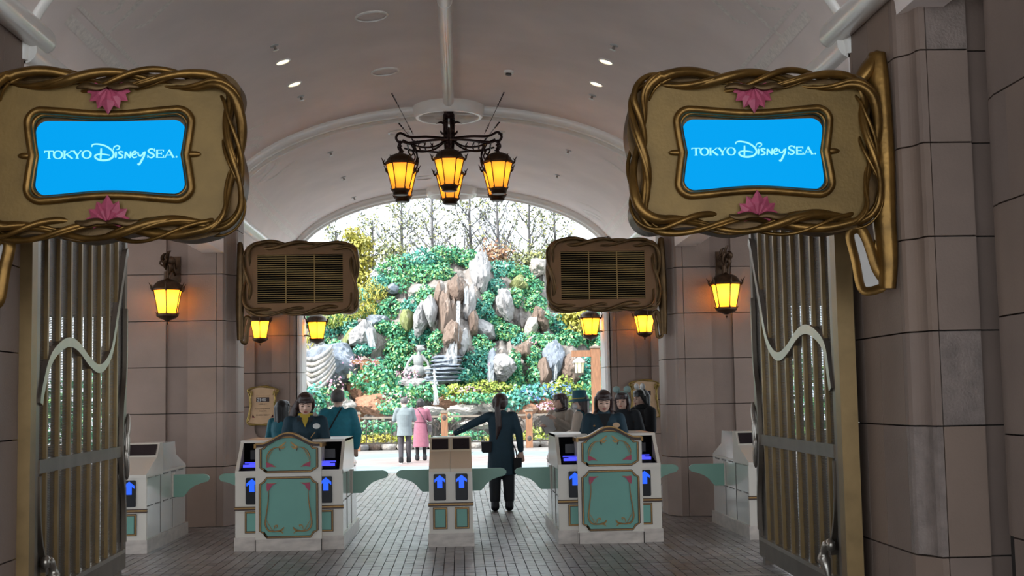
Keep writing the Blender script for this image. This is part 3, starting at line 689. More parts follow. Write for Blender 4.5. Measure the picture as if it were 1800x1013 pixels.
# ================================================================= GATE LEAVES
def gate_leaf(sg, p0, p1, label):
    L = hypot(p1[0]-p0[0], p1[1]-p0[1])
    ang = atan2(p1[1]-p0[1], p1[0]-p0[0])
    root = thing('gate_leaf', label, 'gate', (p0[0], p0[1], 0), ang)
    # local x runs along the leaf from hinge to free edge, -y*sg... the passage side is y = +sg
    t = .05; T = 3.9; f = 1 if sg > 0 else -1
    def bx(nm, x0, x1, z0, z1, m, y0=-t/2, y1=t/2, par=root): return MB().box(x0, x1, y0, y1, z0, z1).build(nm, m, par)
    bx('hinge_post', -.09, .05, .0, T, 'gate_gold', -.06, .06)
    bx('stile', .05, .26, .05, T, 'gate_metal'); bx('stile', L-.10, L, .05, T, 'gate_metal')
    bx('bottom_rail', .26, L-.1, .05, .22, 'gate_metal', -.035, .035); bx('bottom_rail', .26, L-.1, .20, .235, 'gate_silver', -.04, .04)
    bx('middle_rail', .26, L-.1, 1.10, 1.20, 'gate_metal', -.035, .035); bx('top_rail', .26, L-.1, T-.15, T, 'gate_metal')
    bx('mesh_sheet', .26, L-.1, .23, 1.10, 'perforated_steel', -.004, .004); bx('mesh_sheet', .26, L-.1, 1.20, T-.15, 'perforated_steel', -.004, .004)
    ws = spline([(L-.05, 3.05, 0), (L-.12, 3.0, 0), (L-.25, 2.80, 0), (L-.50, 2.42, 0), (L-.72, 2.10, 0), (L-.98, 1.95, 0), (L-1.27, 1.90, 0), (L-1.60, 1.95, 0), (L-1.95, 2.05, 0), (L-2.25, 2.085, 0), (L-2.55, 2.04, 0), (L-2.85, 1.92, 0), (.30, 1.70, 0), (.26, 1.60, 0)], 5)
    xs_ = [.26+(L-.36)*(i+.6)/8.6 for i in range(8)]
    def wave(x):
        for a, c in zip(ws, ws[1:]):
            if c.x <= x <= a.x: return a.y+(c.y-a.y)*(a.x-x)/max(1e-6, a.x-c.x)
        return 2.
    for x in xs_:
        zw = wave(x)
        bx('bar', x-.022, x+.022, .23, 1.10, 'gate_gold', -.03, .03); bx('bar', x-.022, x+.022, 1.20, zw-.02, 'gate_gold', -.03, .03); bx('bar', x-.022, x+.022, zw+.02, T-.15, 'gate_gold', -.03, .03)
    b = MB(); prof = [(p.x, p.y) for p in ws]; b.ribbon(prof, .075, -.045, .045); b.build('wave_rail', 'gate_silver', root, 40)
    # free-edge ornament: swelling stile with leaf boss
    for s in (-1, 1):
        q = spl2([(L-.1, 2.5), (L-.11, 1.9), (L-.22, 1.55), (L-.26, 1.20), (L-.22, .95), (L-.12, .65), (L-.1, .3)], 6)
        MB().ribbon(q, .045, s*.03-.02, s*.03+.02).build('curved_stile', 'gate_metal', root, 40)
        for cz, dz, rx, rz_ in ((1.20, 0, .045, .17), (1.36, .05, .03, .15), (1.02, -.05, .03, .15)):
            b = MB(); b.ell((0, 0, 0), (rx, .03, rz_), 12, 8)
            X = Matrix.Translation((L-.10+(cz-1.2)*.1, s*.05, cz)) @ Matrix.Rotation(.25*(1 if cz > 1.25 else -1 if cz < 1.1 else 0), 4, 'Y')
            b.v = [tuple(X @ Vector(p)) for p in b.v]; b.build('leaf_boss', 'gate_silver', root, 60)
        q = spl2([(.28, 1.08), (.29, .8), (.34, .62), (.42, .50), (.45, .38)], 5)
    MB().ribbon(q, .03, -.04, .04).build('curved_bar', 'gate_metal', root, 40)
    for s in (-1, 1):
        b = MB(); b.tube(spline([(.36, s*.05, .48), (.42, s*.08, .44), (.46, s*.09, .36), (.42, s*.08, .30), (.40, s*.07, .20)], 4), [.018, .025, .035, .04, .035, .03, .03, .035, .045, .05, .045, .04, .035, .03, .025, .02, .012], 10)
        b.ell((.36, s*.06, .46), (.05, .035, .05), 12, 8)
        b.tube([(.36, s*.03, .46), (.36, s*.10, .46)], .02, 8)
        b.build('latch', 'gate_silver', root, 60)
    bx('drop_bolt', L-.35, L-.25, .0, .06, 'gate_metal', -.04, .04)
    return root
gate_leaf(1, (2.76, 9.30), (2.86, 12.55), 'open barred metal gate leaf with a wavy rail, beside the right sign pillar')
gate_leaf(-1, (-3.05, 9.36), (-3.21, 12.70), 'open barred metal gate leaf with a wavy rail, beside the left sign pillar')

# ================================================================= TICKET GATES AND BOOTHS
def arrow(b, cx, cz, y, k=1.):
    P = [(0, .075), (.058, .028), (.058, -.004), (.028, .018), (.028, -.065), (-.028, -.065), (-.028, .018), (-.058, -.004), (-.058, .028)]
    b.plate([(cx+x*k, cz+z*k) for x, z in P], y-.004, y)
def rrect(cx, cz, hx, hz, r, n=4):
    out = []
    for sx, sz, a0 in ((1, 1, 0), (-1, 1, pi/2), (-1, -1, pi), (1, -1, 3*pi/2)):
        for i in range(n+1): a = a0+pi/2*i/n; out.append((cx+sx*(hx-r)+r*cos(a), cz+sz*(hz-r)+r*sin(a)))
    return out
def flap(root, x, sg, y):
    P = [(0, .76), (.36, .76), (.40, .75), (.425, .725), (.425, .70), (.40, .672), (.33, .655), (.25, .625), (.19, .58), (.15, .53), (.12, .50), (0, .50)]
    o = MB().plate([(x+sg*a, z) for a, z in P], y-.018, y+.018).build('flap', 'mint', root)
    MB().tube([(x+sg*.0, y, .50), (x+sg*.0, y, .78)], .022, 8).build('flap_hinge', 'machine_white', root, 60)
def ticket_gate(name_label, loc, cols, reader, flaps, red=False):
    Wc = .235 if cols == 2 else .36
    W = Wc*cols
    root = thing('ticket_gate', name_label, 'ticket gate', loc)
    D = 2.1
    x0, x1 = -W/2, W/2
    MB().box(x0-.012, x1+.012, -.012, D+.012, 0, .145).build('plinth', 'marble', root)
    P = [(.02, .145), (.02, .80), (.03, .825), (.52, 1.0), (.65, 1.145), (1.5, 1.145), (1.56, .99), (2.1, .85), (2.1, .145)]
    if reader: P = [(.02, .145), (.02, .80), (.03, .82), (.37, .86), (.37, 1.14), (1.4, 1.15), (1.5, .99), (2.1, .85), (2.1, .145)]
    b = MB(); b.side(P, x0+.02, x1-.02); b.build('body', 'machine_side', root)
    MB().box(x0, x1, 0, .04, .145, .80).build('front_panel', 'machine_white', root)
    if not reader:
        # sloping tan top with a dark screen in its steep upper face
        for c in range(cols):
            a0 = x0+Wc*c+.002; a1 = a0+Wc-.004
            b = MB(); b.side([(-.012, .80), (-.012, .835), (.50, 1.005), (.63, 1.155), (.80, 1.155), (.80, .80)], a0, a1); b.build('console', 'machine_tan' if cols == 2 else 'machine_white', root)
            n = Vector((0, -.15, .13)).normalized(); 
            q0, q1 = Vector((0, .515, 1.022)), Vector((0, .612, 1.134))
            b = MB(); y0, y1 = a0+.022, a1-.022
            off = Vector((0, -.0075, .0065))
            b.add([(y0, *(q0+off).yz), (y1, *(q0+off).yz), (y1, *(q1+off).yz), (y0, *(q1+off).yz), (y0, *q0.yz), (y1, *q0.yz), (y1, *q1.yz), (y0, *q1.yz)],
                  [(0, 1, 2, 3), (0, 4, 5, 1), (1, 5, 6, 2), (2, 6, 7, 3), (3, 7, 4, 0)])
            s_ = b.build('screen', 'dark_screen', root)
            qm = (q0+q1)/2+off*1.3
            MB().ell((( a0+a1)/2+.02, qm.y, qm.z-.02), .012, 8, 6).build('lens', 'black_glass', s_)
    else:
        # open-fronted reader: cheeks, dark well, lit blue reader
        for s in (-1, 1):
            xa = s*(W/2-.018)
            b = MB(); b.side([(-.01, .80), (-.01, .845), (.24, 1.05), (.36, 1.165), (1.42, 1.165), (1.52, .99), (1.52, .80)], xa-.018, xa+.018); b.build('cheek', 'machine_white', root)
        MB().box(x0, x1, -.012, .05, .80, .85).build('sill', 'machine_white', root)
        MB().box(x0, x1, .34, 1.42, 1.14, 1.168).build('hood', 'machine_white', root)
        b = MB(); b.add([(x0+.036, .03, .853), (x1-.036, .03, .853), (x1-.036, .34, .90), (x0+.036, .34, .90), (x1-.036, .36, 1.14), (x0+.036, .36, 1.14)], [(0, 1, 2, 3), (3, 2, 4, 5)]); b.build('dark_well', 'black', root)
        MB().box(-.07, .07, .335, .35, .96, 1.06).build('screen', 'dark_screen', root)
        rd = MB(); rd.side([(.07, .862), (.09, .905), (.20, .925), (.24, .885)], -.12, .10); ro = rd.build('card_reader', 'black_glass', root)
        for z_ in (.0, 1):
            MB().box(-.11, .09, .078+.12*z_, .088+.12*z_, .885+.03*z_, .915+.02*z_).build('light_bar', 'reader_blue', ro)
        MB().box(-.05, .03, .10, .18, .915, .922).build('light_bar', 'reader_blue', ro)
    for c in range(cols):
        cx = x0+Wc*(c+.5)
        pn = MB().plate(rrect(cx, .637, .068 if cols == 1 else .066, .142, .015), -.012, 0).build('arrow_display', 'black_glass', root)
        b = MB()
        if red:
            for s_ in (-1, 1): b.ribbon([(cx-s_*.03, .662), (cx+s_*.03, .722)], .014, -.0165, -.0125)
            b.build('cross_sign', 'red_light', pn)
        else:
            arrow(b, cx, .692, -.0125); b.build('arrow_sign', 'arrow_blue', pn)
        fx, fz0, fz1 = (.078, .195, .40)
        fr = MB().box(cx-fx, cx+fx, -.010, 0, fz0-.006, fz1+.022).build('panel_frame', 'brown_line', root)
        for q in ((cx-fx+.006, cx+fx-.006, fz0, fz1+.016),): MB().box(q[0], q[1], -.013, 0, q[2], q[3]).build('panel_frame', 'gold', root)
        MB().box(cx-fx+.017, cx+fx-.017, -.016, 0, fz0+.011, fz1+.005).build('panel_frame', 'brown_line', root)
        MB().box(cx-fx+.024, cx+fx-.024, -.019, 0, fz0+.018, fz1-.002).build('inset_panel', 'mint_panel', root)
    if cols == 2:
        pass
    for z0, z1, m in ((.432, .446, 'brown_line'), (.446, .462, 'gold'), (.462, .472, 'brown_line')):
        MB().box(x0-.008, x1+.008, -.016, .03, z0, z1).build('moulding', m, root)
    # side hatch seams
    for s in (-1, 1):
        xs_ = s*(W/2-.018)
        b = MB()
        for y0, y1, z0, z1 in ((.75, .757, .15, .80), (1.35, 1.357, .15, .48)): b.box(xs_-.003, xs_+.003, y0, y1, z0, z1)
        for k in range(5): b.box(xs_-.003, xs_+.003, .12+.38*k, .36+.38*k, .485, .497)
        for k in range(5): b.box(xs_-.003, xs_+.003, .1+.4*k, .34+.4*k, .79, .805)
        b.build('seam', 'fence_iron', root)
        MB().box(xs_-.006, xs_+.006, .05, 2.08, .815, .835).build('trim_strip', 'machine_white', root)
    for s in flaps: flap(root, s*(W/2-.01), s, 1.35)
    return root
GY = 14.28
ticket_gate('cream double ticket gate between the two booths, two blue arrows side by side', (-.112, GY, 0), 2, False, (-1, 1))
ticket_gate('cream ticket gate with card reader on the left flank of the left booth', (-2.245, GY+.02, 0), 1, True, (-1,))
ticket_gate('cream ticket gate with card reader on the right flank of the left booth', (-1.455, GY+.02, 0), 1, True, (1,))
ticket_gate('cream ticket gate with card reader on the left flank of the right booth', (1.235, GY+.02, 0), 1, True, (-1,))
ticket_gate('cream ticket gate with card reader on the right flank of the right booth', (1.995, GY+.02, 0), 1, True, (1,))
ticket_gate('single ticket gate half hidden by the left gate leaf', (-3.545, GY, 0), 1, False, (1,))
ticket_gate('single ticket gate half hidden by the right gate leaf', (3.315, GY, 0), 1, False, (-1,))

ticket_gate('closed double ticket gate with red crosses behind the mesh of the left gate leaf', (-4.72, GY, 0), 2, False, (), True)
ticket_gate('closed double ticket gate with red crosses behind the mesh of the right gate leaf', (4.49, GY, 0), 2, False, (), True)
def booth(loc, label):
    root = thing('attendant_booth', label, 'booth', loc)
    k = .0019; O = lambda x, z: ((x-383)*k, (945-z)*k)
    hw = .352
    def top(x):      # arched head
        t = abs(x)/hw
        return 1.135+ (.115*(cos(pi*min(1, t/.86))*.5+.5) if t < .86 else 0)
    xs_ = [-hw+2*hw*i/40 for i in range(41)]
    MB().plate([(-hw, .12), (hw, .12)]+[(x, top(x)-.02) for x in xs_[::-1]], 0, .07).build('front_panel', 'machine_white', root)
    for s in (-1, 1):
        MB().side([(.07, .12), (.07, 1.10), (.55, 1.10), (.70, .95), (1.2, .95), (1.2, .12)], s*.335-.015, s*.335+.015).build('side_panel', 'machine_white', root)
    MB().box(-.32, .32, .35, .95, .90, .93).build('counter', 'machine_tan', root)
    MB().box(-hw-.01, hw+.01, -.014, 1.2, 0, .122).build('plinth', 'marble', root)
    for x in (-hw, hw): MB().box(x-.004, x+.004, -.018, 0, 0, .12).build('plinth_joint', 'grout', root)
    b = MB(); b.ribbon([(x, top(x)-.012) for x in xs_], .036, -.03, .10); b.build('head_moulding', 'brown_line', root, 40)
    b = MB(); b.ribbon([(x, top(x)+.004) for x in xs_], .014, -.04, .11); b.build('head_moulding', 'gold', root, 40)
    for s in (-1, 1): MB().box(s*hw-.012, s*hw+.012, -.035, .7, 1.095, 1.138).build('head_moulding', 'gold', root)
    up = spl2([O(*p) for p in [(245, 372), (262, 350), (300, 325), (340, 312), (383, 308), (426, 312), (466, 325), (504, 350), (521, 372)]], 4)
    U1 = [O(262, 503), O(246, 490), O(228, 480), O(228, 375)]+up+[O(545, 375), O(545, 480), O(528, 490), O(508, 503)]
    U2 = [O(*p) for p in [(262, 868), (245, 843), (224, 833), (224, 572), (245, 560), (262, 537), (506, 537), (523, 560), (544, 572), (544, 833), (523, 843), (506, 868)]]
    for pl in (U1, U2):
        MB().plate(pl, -.006, 0).build('inset_panel', 'mint_panel', root)
        lo = pl+[pl[0], pl[1]]
        MB().ribbon(lo, .026, -.010, -.002).build('border_line', 'brown_line', root)
        MB().ribbon(lo, .010, -.014, -.002).build('border_line', 'gold', root)
    def sw(P, wd, m='gold', nm='vine_ornament', y=-.012):
        for s in (1, -1):
            q = spl2([O(*p) for p in P], 6); n = len(q)
            MB().ribbon([(x*s, z) for x, z in q], [max(.002, wd*(.25+.9*sin(pi*(i+.5)/n))) for i in range(n)], y, -.006).build(nm, m, root)
    sw([(272, 590), (270, 660), (258, 750), (254, 795), (270, 828), (305, 836), (340, 828), (356, 814)], .016, 'brown_line'); sw([(272, 590), (270, 660), (258, 750), (254, 795), (270, 828), (305, 836), (340, 828), (356, 814)], .009, y=-.015)
    sw([(258, 770), (275, 800), (290, 826), (300, 832)], .006); sw([(300, 830), (306, 806), (322, 803), (316, 818)], .010); sw([(318, 838), (338, 836), (354, 848)], .012); sw([(320, 834), (345, 830), (358, 812)], .014)
    sw([(264, 448), (262, 420), (278, 388), (302, 370), (332, 366)], .014, 'brown_line'); sw([(264, 448), (262, 420), (278, 388), (302, 370), (332, 366)], .008, y=-.015)
    sw([(268, 440), (280, 405), (300, 376)], .005); sw([(325, 368), (345, 358), (370, 336)], .018); sw([(330, 368), (350, 372), (366, 360)], .014); sw([(332, 370), (334, 378), (338, 388)], .010, 'brown_line')
    for P in ([(258, 446), (268, 452), (290, 460), (312, 477), (285, 474), (260, 478)], [(316, 566), (290, 568), (262, 566), (260, 590), (264, 612), (280, 600), (290, 580)]):
        for s in (1, -1):
            MB().plate([(O(*p)[0]*s, O(*p)[1]) for p in P], -.014, -.006).build('tulip_ornament', 'pink_dark', root)
            q = [P[0], P[2], P[3]] if P[0][1] < 500 else [P[0], P[1], P[2]]
            MB().ribbon([(O(*p)[0]*s, O(*p)[1]) for p in q], .004, -.016, -.006).build('vine_ornament', 'gold', root)
    return root
booth((-1.85, GY-.03, 0), 'arched mint and cream attendant booth on the left, bareheaded attendant in yellow collar behind')
booth((1.615, GY-.03, 0), 'arched mint and cream attendant booth on the right, attendant in black turtleneck behind')

# ================================================================= LANTERNS
def lamp_light(name, loc, e, parent, r=.05):
    l = bpy.data.lights.new(name, 'POINT'); l.energy = e; l.color = (1, .94, .80); l.shadow_soft_size = r
    o = bpy.data.objects.new(name, l); COL.objects.link(o); o.location = loc; o.parent = parent; return o
def lantern_parts(parent, sub, X0, k=1., crown=True, n=6, light=0, flip=False, ph=pi/6+.12):
    """hexagonal lantern, glass top at z 0, X0 places it; parent gets the pieces"""
    T = Matrix.Translation(X0) @ Matrix.Scale(k, 4)
    rt, rb, hg = (.188, .105, .345) if flip else (.19, .125, .315)
    ring = lambda r, z: [Vector((r*cos(2*pi*j/n+ph), r*sin(2*pi*j/n+ph), z)) for j in range(n)]
    a, c = ring(rt, 0), ring(rb, -hg)
    def bl(mb, nm, m, sm=None):
        mb.v = [tuple(T @ Vector(p)) for p in mb.v]; return mb.build(nm, m, parent, sm)
    for j in range(n):
        b = MB(); p, q, r_, s = a[j], a[(j+1) % n], c[(j+1) % n], c[j]
        nn = (q-p).cross(s-p).normalized()*.004
        b.add([p, q, r_, s, p+nn, q+nn, r_+nn, s+nn], [(0, 1, 2, 3), (4, 7, 6, 5), (0, 4, 5, 1), (1, 5, 6, 2), (2, 6, 7, 3), (3, 7, 4, 0)])
        bl(b, 'glass_pane', 'amber_glass')
    b = MB()
    for j in range(n): b.tube([a[j]*1.02, c[j]*1.02], .007, 5)
    b.tube([v for v in ring(rt*1.03, .0)], .012, 6, closed=True); b.tube([v for v in ring(rb*1.03, -hg)], .011, 6, closed=True)
    bl(b, 'cage', 'lamp_bronze')
    b = MB(); b.lathe([(rt*1.08, -.004), (rt*1.1, .012), (rt*.98, .03), (rt*.90, .065), (rt*.68, .105), (rt*.38, .128), (rt*.18, .138), (rt*.12, .15)], n*3, ph=ph)
    bl(b, 'roof', 'lamp_bronze', 35)
    b = MB(); b.lathe(([(rb*.8, -hg-.075), (rb*.98, -hg-.06)] if flip else [(.02, -hg-.085), (.05, -hg-.07)])+[(rb*.9, -hg-.045), (rb*1.12, -hg-.02), (rb*1.12, -hg), (rb*.9, -hg+.004)], n*3, ph=ph)
    if not flip: b.lathe([(.001, -hg-.135), (.012, -hg-.115), (.018, -hg-.10)], 8)
    bl(b, 'base_cup', 'lamp_bronze', 35)
    b = MB()
    for j in range(n):
        d = Vector((cos(2*pi*j/n+ph), sin(2*pi*j/n+ph), 0))
        b.tube(spline([d*(rt*1.04)+Vector((0, 0, -.02)), d*(rt*1.16)+Vector((0, 0, .01)), d*(rt*1.2)+Vector((0, 0, .04)), d*(rt*1.34)+Vector((0, 0, .085))], 3), [.010, .012, .013, .013, .012, .011, .009, .007, .005, .002], 5)
        b.tube([d*(rt*1.18)+Vector((0, 0, .02)), d*(rt*1.08)+Vector((0, 0, .06))], [.012, .002], 5)
        b.tube([d*(rb*1.04)+Vector((0, 0, -hg-.01)), d*(rb*1.3)+Vector((0, 0, -hg+.025))], [.012, .002], 5)
    bl(b, 'leaf_finial', 'lamp_bronze', 60)
    if light: lamp_light('bulb_light', T @ Vector((0, 0, -.11)), light, parent, .035)
def wall_lantern(loc, label, k=1., arm_side=None, group=None):
    root = thing('wall_lantern', label, 'lantern', loc, 0, group)
    lantern_parts(root, None, (0, 0, 0), k, light=3.6)
    b = MB()
    if arm_side is None:
        wy = .30
        b.tube(spline([(0, 0, .14*k), (0, .0, .30), (.0, .05, .36), (.02, .12, .33), (.03, .2, .26), (.03, wy, .22)], 4), .017, 7)
        b.tube(spline([(0.03, 0, .14*k), (.05, .0, .24), (.06, .06, .40), (.05, .2, .36), (.04, wy, .30)], 4), .012, 6)
        b.tube([(-.025, 0, .13*k), (-.02, 0, .24)], .024, 7)
        b.build('arm', 'lamp_bronze', root, 60)
        MB().box(-.06, .10, wy, wy+.03, .12, .46).build('wall_plate', 'lamp_bronze', root)
        b = MB()
        for x, z, s in ((-.06, .40, 1), (.08, .36, -1), (-.03, .33, 1), (.06, .28, -1), (0, .43, 1)):
            b.tube(spline([(x*.3, 0, z-.08), (x, -.03, z), (x+s*.02, -.04, z+.05), (x+s*.05, -.02, z+.07)], 3), [.012, .022, .03, .033, .032, .03, .026, .018, .01, .003], 6, flat=.5)
        b.tube(spline([(-.05, -.03, .30), (-.09, -.04, .34), (-.06, -.05, .38), (-.03, -.04, .35)], 4), .012, 6)
        b.build('leaf_ornament', 'lamp_bronze', root, 60)
    else:
        s = arm_side
        b.tube(spline([(0, 0, .14*k), (0, 0, .20), (s*.10, 0, .24), (s*.22, 0, .12), (s*.26, 0, -.10), (s*.25, 0, -.22)], 4), .014, 7)
        b.tube(spline([(s*.02, 0, -.33*k), (s*.10, 0, -.28), (s*.18, 0, -.24), (s*.25, 0, -.25)], 4), .012, 6)
        b.build('arm', 'lamp_bronze', root, 60)
        MB().box(min(s*.245, s*.275), max(s*.245, s*.275), -.03, .03, -.35, .2).build('wall_plate', 'lamp_bronze', root)
    return root
wall_lantern((-3.72, 16.87, 3.045), 'lit amber wall lantern on the left pillar, nearest on that side', 1.0)
wall_lantern((3.485, 16.87, 3.015), 'lit amber wall lantern on the right pillar, nearest on that side', 1.0)
wall_lantern((-3.5, 23.22, 3.02), 'lit amber lantern on the end wall above the left notice board', .98)
wall_lantern((3.315, 23.22, 3.01), 'lit amber lantern on the end wall above the right notice board', .98)
wall_lantern((-2.577, 23.9, 3.03), 'lit amber lantern on an arm from the left jamb of the far archway', 1.0, -1)
wall_lantern((2.408, 23.9, 3.02), 'lit amber lantern on an arm from the right jamb of the far archway', 1.0, 1)

# ---- chandelier
ch = thing('chandelier', 'dark iron chandelier of six amber lanterns hanging from the ceiling ring', 'chandelier', (XC, 17.0, 0))
b = MB(); b.lathe([(.10, 5.42), (.11, 5.36), (.075, 5.33), (.075, 5.27), (.085, 5.25)], 16)
for j in range(6):
    a = 2*pi*j/6; d = Vector((cos(a), sin(a), 0))
    b.tube(spline([d*.055+Vector((0, 0, 5.27)), d*.058+Vector((0, 0, 5.1)), d*.05+Vector((0, 0, 4.9)), d*.03+Vector((0, 0, 4.74))], 4), .018, 6)
    for z in (5.22, 5.08, 4.98): b.tube(spline([d*.06+Vector((0, 0, z-.03)), d*.10+Vector((0, 0, z)), d*(.17 if z > 5.2 else .11)+Vector((0, 0, z-(.02 if z > 5.2 else -.03)))], 3), [.012, .014, .016, .014, .012, .006, .002], 5)
b.build('stem', 'iron', ch, 60)
LP = [(0, -.56), (.63, -.29), (.63, .29), (0, .56), (-.63, .29), (-.63, -.29)]
ZL = 4.62
b = MB()
b.tube([(x*.86, y*.86, 4.90) for x, y in LP], .014, 6, closed=True)
for i, (x, y) in enumerate(LP):
    u = Vector((x, y, 0)); un = u.normalized()
    if True:
        b.tube(spline([un*.04+Vector((0, 0, 5.0)), u*.45+Vector((0, 0, 5.0)), u*.80+Vector((0, 0, 4.98)), u*1.0+Vector((0, 0, 5.02)), u*1.08+Vector((0, 0, 4.95)), u*1.0+Vector((0, 0, 4.88))], 5), .017, 7)
        b.tube(spline([un*.04+Vector((0, 0, 4.98)), u*.3+Vector((0, 0, 4.88)), u*.6+Vector((0, 0, 4.86)), u*.95+Vector((0, 0, 4.93))], 5), .013, 6)
        b.tube(spline([u*.75+Vector((0, 0, 4.95)), u*.66+Vector((0, 0, 4.75)), u*.72+Vector((0, 0, 4.62)), u*.80+Vector((0, 0, 4.56))], 5), .011, 6)
        b.tube(spline([u*.78+Vector((0, 0, 4.88)), u*.72+Vector((0, 0, 4.80)), u*.78+Vector((0, 0, 4.74)), u*.84+Vector((0, 0, 4.79)), u*.80+Vector((0, 0, 4.82))], 5), .010, 6)
        for t in (.35, .5, .62, .72):
            p = u*t+Vector((0, 0, 4.87+.05*t)); sd = Vector((-un.y, un.x, 0))
            b.tube([p, p+sd*.03+Vector((0, 0, .035))], [.012, .002], 5); b.tube([p, p-sd*.03-Vector((0, 0, .03))], [.012, .002], 5)
            b.tube([p, p+un*.03+Vector((0, 0, .05))], [.01, .002], 5)
b.build('arms', 'iron', ch, 60)
for i, (x, y) in enumerate(LP):
    ln = bpy.data.objects.new('lantern', None); COL.objects.link(ln); ln.parent = ch; ln.location = (x, y, 0)
    lantern_parts(ln, None, (0, 0, ZL), .98, light=.85, flip=True, ph=0)
    b = MB(); b.tube([(0, 0, ZL+.14), (0, 0, ZL+.30)], [.018, .012], 7)
    for z in (ZL+.19, ZL+.23, ZL+.27): b.tube([(.024*cos(2*pi*q/8), .024*sin(2*pi*q/8), z) for q in range(8)], .008, 5, closed=True)
    b.build('hanger', 'iron', ln, 60)
for s, y in ((-1, -.95), (1, -.95), (-1, .78), (1, .78)):
    b = MB(); p, q = Vector((s*.70, y, 5.39)), Vector((s*.46, y*.30, 5.0))
    b.tube([p, q], .004, 5)
    for t in [.02, .06, .10, .14, .18, .22, .3, .8, .86, .92]: b.ell(p+(q-p)*t, (.009, .009, .014), 6, 4)
    b.build('guy_chain', 'iron', ch)

# ================================================================= CEILING FITTINGS
def vault_frame(x, y):
    cx = (x-XC)/VA; z = VZ+VB*sqrt(max(0, 1-cx*cx)); n = Vector((-(x-XC)/VA**2, 0, -(z-VZ)/VB**2)).normalized()
    q = Vector((0, 0, 1)).rotation_difference(n); return Matrix.Translation((x, y, z)) @ q.to_matrix().to_4x4()
def fitting(name, label, cat, x, y, parts, group=None):
    root = thing(name, label, cat, (0, 0, 0), 0, group); X = vault_frame(x, y); root.matrix_world = X
    for nm, prof, m in parts: MB().lathe(prof, 20, caps=nm != 'rim').build(nm, m, root, 40)
    return root
spk = [('rim', [(.165, -.01), (.168, .012), (.15, .02), (.145, .008)], 'cream'), ('grille', [(.001, .004), (.147, .004), (.147, -.01)], 'plaster')]
for (x, y), lb in zip([(-.82, 12.75), (-.81, 14.95), (-.80, 18.43), (-.56, 22.41)],
                      ['large round ceiling speaker nearest the top edge', 'large round ceiling speaker, second from the top edge', 'round ceiling speaker behind the left chandelier chain', 'round ceiling speaker just past the left chandelier lanterns']):
    fitting('ceiling_speaker', lb, 'ceiling speaker', x, y, spk)
det = [('base', [(.06, -.01), (.06, .02), (.05, .03)], 'cream'), ('head', [(.035, .02), (.035, .05), (.001, .055)], 'fence_iron')]
fitting('smoke_detector', 'small round smoke detector right of the ridge pipe, before the first ring', 'detector', .63, 15.0, det)
fitting('smoke_detector', 'small round smoke detector behind the right chandelier chain', 'detector', .64, 18.45, det)
def add_dl(x, y, lb):
    r = fitting('downlight', lb, 'downlight', x, y, [('rim', [(.085, -.01), (.087, .008), (.07, .012), (.068, .0)], 'cream')])
    MB().lathe([(.001, .002), (.069, .002), (.069, -.01)], 20).build('lens', 'downlight_lens', r)
mat('downlight_lens', (.9, .8, .6), .4, emit=(1, .85, .55), estr=1.2)
add_dl(-1.82, 13.68, 'lit downlight on the left of the vault, nearer of the two'); add_dl(-1.82, 14.66, 'lit downlight on the left of the vault, farther of the two')
add_dl(1.63, 13.79, 'lit downlight on the right of the vault, nearer of the two'); add_dl(1.63, 14.79, 'lit downlight on the right of the vault, farther of the two')
spr = [('plate', [(.045, -.005), (.045, .006), (.02, .012)], 'white_thing'), ('nozzle', [(.014, .01), (.014, .05), (.03, .052), (.001, .056)], 'gate_silver')]
for sg, ysl in ((-1, [13.05, 15.27, 18.79, 20.92, 23.03]), (1, [13.13, 15.35, 18.84, 20.95])):
    for i, y in enumerate(ysl):
        side = 'left' if sg < 0 else 'right'
        fitting('sprinkler_head', 'small sprinkler head on the %s of the vault, %s from the front' % (side, ['first', 'second', 'third', 'fourth', 'fifth'][i]), 'sprinkler', XC+sg*1.73, y, spr)

